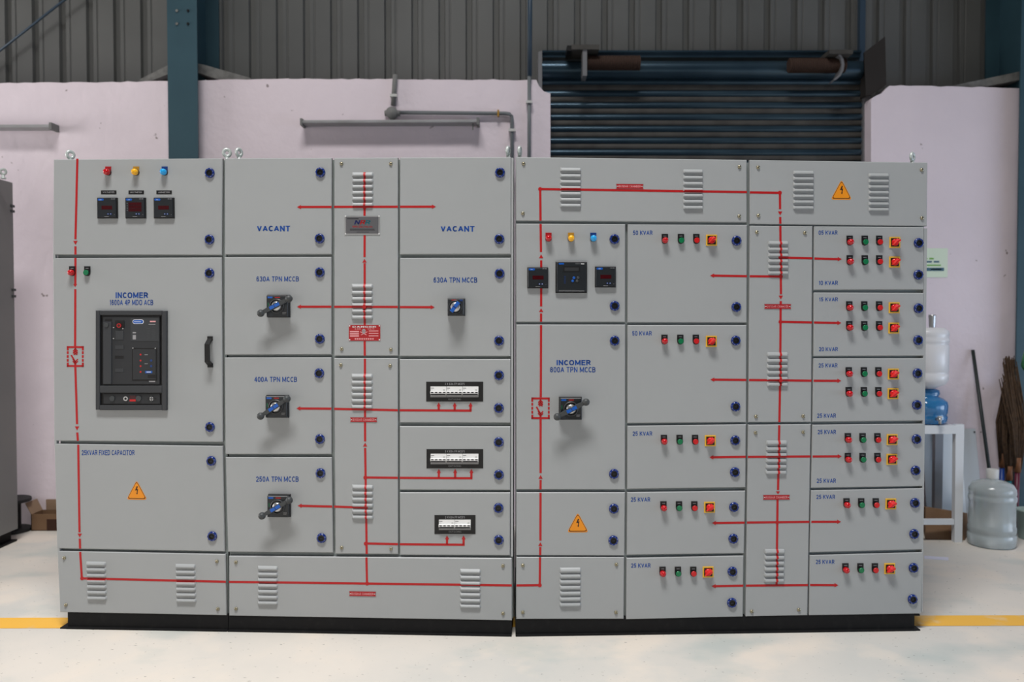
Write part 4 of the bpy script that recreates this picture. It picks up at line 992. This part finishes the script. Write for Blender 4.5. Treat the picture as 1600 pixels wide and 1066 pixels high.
# ---------------------------------------------------------------- cabinet at the left edge
X1 = -3.285; zt = P(22, 285.5, 1.66).z; zb = P(24, 826, 1.66).z
D = empty('switchgear_cabinet', (X1-.5, 1.16, 0)); tag(D, 'grey cabinet cut by the left edge of the frame, showing its side panel', 'electrical cabinet')
m = MB(); m.box(-.5, .498, -.5, .5, zb, zt, 'grey'); m.build('body', D)
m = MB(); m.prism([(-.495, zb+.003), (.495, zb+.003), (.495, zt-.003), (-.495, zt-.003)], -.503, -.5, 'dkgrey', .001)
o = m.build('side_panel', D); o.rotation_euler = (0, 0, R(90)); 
m = MB(); m.box(-.5, .46, -.47, .49, 0, zb, 'plinth'); m.box(.46, .50, -.47, .49, 0, .012, 'plinth'); m.build('plinth', D)
for y_ in (322, 330, 453, 463):
    p = P(22, y_, 1.64); m = MB(); m.box(.498, .512, .465, .5, p.z-.008, p.z+.008, 'knobgrey'); m.build('hinge', D)
p = P(5, 275, 1.45)
o = PROTO['eye'].copy(); COL.objects.link(o); o.parent = D; o.location = (p.x-D.location.x, 1.45-D.location.y, zt+.01); o.rotation_euler = (0, 0, R(35))
# cable spool
g = G(16, 836); sp = empty('cable_spool', (P(17, 800, g.y+.10).x, g.y+.10, 0)); tag(sp, 'black plastic cable spool standing on the floor behind the left edge cabinet', 'spool')
zt_ = P(20, 779, sp.location.y).z
for a, b in ((0, .02), (zt_-.022, zt_)):
    m = MB(); m.lathe([(.125, a), (.128, a+.004), (.128, b-.004), (.125, b)], 'spool', 'z', (0, 0, 0), 32, False); m.build('flange', sp)
m = MB(); m.lathe([(.062, .02), (.062, zt_-.022)], 'spool', 'z', (0, 0, 0), 24); m.build('barrel', sp)
# cardboard box
g = G(48, 830); bx_ = empty('cardboard_box', (g.x+.19, g.y+.075, 0)); tag(bx_, 'open brown cardboard box on the floor against the pink wall', 'box')
hz = P(48, 804, g.y).z; w2 = .19; dp = .07
m = MB(); t = .005
m.box(-w2, w2, -dp, -dp+t, 0, hz, 'card'); m.box(-w2, w2, dp-t, dp, 0, hz, 'card'); m.box(-w2, -w2+t, -dp, dp, 0, hz, 'card'); m.box(w2-t, w2, -dp, dp, 0, hz, 'card'); m.box(-w2, w2, -dp, dp, 0, t, 'card')
m.box(-w2+.11, w2-.06, -dp-.0015, -dp, .0, hz-.035, 'carddark'); m.build('carton', bx_)  # flat dark patch stands in for the shaded opening in the box front
zf = P(60, 780, g.y+.15).z
m = MB(); m.box(-w2+.03, w2, dp-.006, dp-.001, hz, zf, 'cardin'); m.box(-w2+.03, w2, dp-.004, dp+.003, zf-.012, zf, 'card'); m.build('flap', bx_)
m = MB(); m.add([(-w2, -dp, hz), (-w2, dp, hz), (-w2-.04, dp, hz+.075), (-w2-.04, -dp, hz+.075), (-w2+.004, -dp, hz), (-w2+.004, dp, hz), (-w2-.036, dp, hz+.079), (-w2-.036, -dp, hz+.079)],
             [(0, 1, 2, 3), (4, 5, 6, 7), (0, 1, 5, 4), (2, 3, 7, 6), (0, 3, 7, 4), (1, 2, 6, 5)], 'cardin'); m.build('flap', bx_)

# ---------------------------------------------------------------- corner at the right
# white table
g = G(1498, 848); TX = g.x; TY = g.y
zt = P(1490, 665, TY).z; tw, td = .62, .30
tb = empty('side_table', (TX-tw/2, TY+td/2, 0)); tag(tb, 'white painted metal table with a lower rail, holding the blue water dispenser', 'table')
m = MB(); m.box(-tw/2, tw/2-.03, -td/2-.005, td/2, zt-.055, zt, 'white2'); m.build('tabletop', tb)
for sx in (-1, 1):
    for sy in (-1, 1):
        m = MB(); h = .028; x_ = sx*(tw/2-.002); y_ = sy*(td/2-.02); zz = zt+(.006 if sx > 0 else -.003)
        m.add([(x_-h, y_-.02, zz), (x_+h, y_-.02, zz), (x_+h, y_+.02, zz), (x_-h, y_+.02, zz), (x_-h*.9, y_-.02, 0), (x_+h*.9, y_-.02, 0), (x_+h*.9, y_+.02, 0), (x_-h*.9, y_+.02, 0)],
              [(0, 1, 2, 3), (4, 5, 6, 7), (0, 1, 5, 4), (1, 2, 6, 5), (2, 3, 7, 6), (3, 0, 4, 7)], 'white2' if sy < 0 else 'steelgrey'); m.build('leg', tb)
zs = P(1480, 812, TY).z
m = MB(); m.box(-tw/2+.028, tw/2-.031, -td/2, -td/2+.03, zs-.035, zs, 'white2'); m.build('rail', tb)
# water dispenser on the table, jug upside down on it, steel tumbler
YD = TY+.13
def col_center(px, Y): return P(px, 600, Y).x
cx = col_center(1447, YD)
b0 = zt; 
dsp = empty('water_dispenser', (cx, YD, b0)); tag(dsp, 'blue transparent water dispenser pot standing on the white table', 'water dispenser')
Hh = P(1450, 607, YD).z-b0
m = MB(); s = Hh/.245
m.lathe([(.105, .002), (.128, .012*s), (.134, .05*s), (.126, .065*s), (.134, .080*s), (.136, .13*s), (.130, .155*s), (.105, .178*s), (.075, .19*s), (.085, .21*s), (.080, .235*s), (.06, .245*s)], 'waterblue', 'z', (0, 0, 0), 28); m.build('pot', dsp)
m = MB(); p = P(1465, 655, YD-.14); q = Vector((p.x-cx, -.125, p.z-b0)); m.tube([q, q+Vector((0, -.05, 0))], .012, 'silver', 10); m.tube([q+Vector((0, -.045, .012)), q+Vector((0, -.045, -.03))], .009, 'silver', 10); m.box(q.x-.012, q.x+.012, q.y-.055, q.y-.035, q.z+.012, q.z+.022, 'clip'); m.build('tap', dsp)
Ht = P(1450, 512, YD).z-(b0+Hh)
m = MB(); k = Ht/.41
m.lathe([(.05, 0), (.075, .012*k), (.120, .030*k), (.135, .060*k), (.137, .10*k), (.131, .108*k), (.137, .118*k), (.137, .29*k), (.131, .30*k), (.138, .312*k), (.139, .335*k), (.132, .345*k), (.138, .358*k), (.134, .385*k), (.110, .408*k), (.0, .41*k)], 'jugclear', 'z', (0, 0, 0), 32)
o = m.build('water_jug'); o.location = (cx, YD, b0+Hh); tag(o, 'milky empty water jug turned upside down on the blue dispenser', 'water jug')
zc = b0+Hh+Ht; hT = P(1456, 492, YD).z-zc
m = MB(); m.lathe([(.020, .0005), (.023, hT*.9), (.0235, hT), (.021, hT), (.019, .004), (0, .004)], 'silver', 'z', (0, 0, 0), 20, True, False); o = m.build('steel_tumbler'); o.location = (P(1456.5, 500, YD).x, YD, zc); tag(o, 'small steel tumbler standing on top of the upturned water jug', 'tumbler')
# jug on the floor
g = G(1551, 860); r = .143; gy = g.y+r*.9
J = empty('water_jug', (P(1550, 800, gy).x, gy, 0)); tag(J, 'large greenish clear water jug standing upright on the floor', 'water jug')
Hj = P(1550, 752, gy).z; k = Hj/.42
m = MB(); m.lathe([(.125, 0), (.140, .012), (.143, .05*k), (.142, .075*k), (.134, .085*k), (.142, .095*k), (.142, .125*k), (.137, .135*k), (.137, .29*k), (.142, .30*k), (.142, .325*k), (.135, .335*k), (.141, .345*k), (.138, .375*k), (.120, .405*k), (.070, .425*k), (.036, .432*k), (.032, .45*k)], 'juggrey', 'z', (0, 0, 0), 36); m.build('bottle', J)
zc = P(1551, 733, gy).z
m = MB(); m.lathe([(.036, .44*k), (.037, zc-.004), (.034, zc)], 'clip', 'z', (0, 0, 0), 20); m.build('cap', J)
# leaning sheets
def lean(name, label, cat, q, Yb, Yt, mt, th=.006, group=None, hole=None):
    """q: pixel corners tl,tr,br,bl; leans from Yb at the foot to Yt at the top"""
    vs = []
    for i, (x, y) in enumerate(q):
        Y = Yt if i < 2 else Yb; p = P(x, y, Y)
        if i >= 2:
            d_ = ray(x, y); p = CAM+d_*((Yb+CD)/d_.y)
        vs.append(p)
    vs = vs+[v+Vector((0, th, 0)) for v in vs]
    m = MB(); m.add(vs, [(0, 1, 2, 3), (4, 5, 6, 7), (0, 1, 5, 4), (1, 2, 6, 5), (2, 3, 7, 6), (3, 0, 4, 7)], mt)
    if hole: p = P(*hole, Yt+.004); m.lathe([(.006, .012), (.006, .014)], 'black', 'y', (p.x, p.y, p.z), 10, False)
    o = m.build(name); recentre(o); return tag(o, label, cat, group)
yb_ = TY+td+.0
lean('metal_sheet', 'wide grey sheet with a small hole leaning on the wall right of the white table', 'sheet', [(1440, 670), (1524, 670), (1538, 826), (1450, 826)], YW-.10, YW-.02, 'panelgrey', group='sheets leaning behind the table', hole=(1521, 675))
lean('metal_sheet', 'bluish white sheet leaning behind the white table leg', 'sheet', [(1460, 672), (1500, 672), (1512, 828), (1474, 828)], YW-.125, YW-.04, 'panelwhite', group='sheets leaning behind the table')
# cardboard under the table
g0 = G(1450, 838)
m = MB(); ys = TY+.075; a = P(1440, 790, ys+.10); b = P(1513, 838, ys)
vs = [(P(1446, 832, ys).x, ys, .0), (P(1505, 838, ys).x, ys-.02, 0), (P(1513, 818, ys+.12).x, ys+.12, 0.0), (P(1446, 820, ys+.14).x, ys+.16, 0),
      (P(1452, 790, ys).x, ys+.05, P(1452, 793, ys+.05).z), (P(1500, 800, ys).x, ys+.02, P(1500, 802, ys).z), (P(1514, 800, ys+.1).x, ys+.12, P(1514, 803, ys+.1).z), (P(1448, 790, ys).x, ys+.16, P(1450, 790, ys+.14).z)]
m.add(vs, [(0, 1, 2, 3), (4, 5, 6, 7), (0, 1, 5, 4), (1, 2, 6, 5), (2, 3, 7, 6), (3, 0, 4, 7)], 'card')
o = m.build('cardboard_carton'); recentre(o); tag(o, 'crumpled brown cardboard carton on the floor under the white table', 'box')
g = G(1480, 840); m = MB(); m.lathe([(.034, .001), (.036, .018), (.030, .028), (0, .030)], 'greencap', 'z', (0, 0, 0), 18); o = m.build('plastic_cap'); o.location = (g.x, g.y-.02, 0); tag(o, 'green plastic cap on the floor beneath the white table', 'cap')
a, b, c, e = G(1444, 869.5), G(1482, 872), G(1482, 876), G(1444, 873.5)
m = MB(); m.add([(v.x, v.y, zz) for zz in (.0005, .004) for v in (a, b, c, e)], [(0, 1, 2, 3), (4, 5, 6, 7), (0, 1, 5, 4), (1, 2, 6, 5), (2, 3, 7, 6), (3, 0, 4, 7)], 'strip'); o = m.build('plastic_strip'); recentre(o); tag(o, 'thin lilac white plastic strip lying on the floor by the right cabinet', 'strip')
# stick
t_ = P(1520, 547, YW-.012); yb2 = YW-.26; b_ = P(1560, 812, yb2); b_.z = .004
m = MB(); m.tube([t_, b_], .0115, 'stick', 10); o = m.build('metal_rod'); recentre(o); tag(o, 'black rod leaning against the pink wall behind the floor jug', 'rod')
# brooms standing upside down
def broom(px, ytop, ymid, ybot, hm, label, w0, w1, dx=0, Y=1.86):
    a = P(px, ytop, Y); mdl = P(px+dx, ymid, Y); o = empty('broom', (mdl.x, Y, 0)); tag(o, label, 'broom', 'brooms standing in the corner')
    m = MB(); N = 44
    for k in range(N):
        t = (k+.5)/N-.5; top = Vector((a.x-mdl.x+t*w1*2, random.uniform(-.03, .03), a.z-abs(t)*random.uniform(.05, .5)))
        m.tube([Vector((t*w0*.5, random.uniform(-.01, .01), mdl.z-.05)), Vector((t*w0*2, random.uniform(-.02, .02), mdl.z+(a.z-mdl.z)*.35)), top], .0075, 'bristle', 5, True, .003)
    m.build('bristles', o)
    m = MB(); m.tube([Vector((0, 0, mdl.z+.03)), Vector((0, 0, mdl.z-.07))], .022, 'orangeb', 10); m.build('binding', o)
    m = MB(); m.tube([Vector((0, 0, mdl.z-.06)), Vector((-.02, -.02, .002))], .016, hm, 10); m.build('handle', o)
broom(1588, 555, 715, 800, 'hblue', 'straw broom upside down with blue handle', .05, .05, -22, 2.00)
broom(1584, 600, 735, 800, 'hteal', 'straw broom upside down with teal handle', .05, .06, -7, 1.92)
broom(1576, 556, 722, 800, 'hmaroon', 'straw broom upside down with maroon handle', .06, .05, 14, 1.84)
# green bag hanging by the column
p = P(1598, 575, 1.80); m = MB()
m.lathe([(.0, 0), (.045, .005), (.060, .035), (.055, .09), (.038, .15), (.018, .21), (.006, .26)], 'bag', 'z', (0, 0, 0), 14); o = m.build('plastic_bag'); o.location = (p.x+.02, 1.74, p.z-.02); tag(o, 'green plastic bag hanging above the brooms in the corner', 'bag')
# pail
g = G(1607, 846); m = MB(); hp = P(1600, 797, g.y+.05).z
m.lathe([(.070, 0), (.082, hp-.012), (.088, hp-.012), (.088, hp), (.080, hp), (.068, .006), (0, .006)], 'pail', 'z', (0, 0, 0), 24, True, False); o = m.build('pail'); o.location = (P(1610, 820, g.y+.07).x, g.y+.07, 0); tag(o, 'grey green pail on the floor at the right edge beside the jug', 'pail')
# side walls of the hall, beyond the frame
m = MB(); m.box(-9.2, -9, -12, 3.5, 0, 6.4, 'wall'); structure(m.build('wall_left'))
m = MB(); m.box(9, 9.2, -12, 3.5, 0, 6.4, 'wall'); structure(m.build('wall_right'))
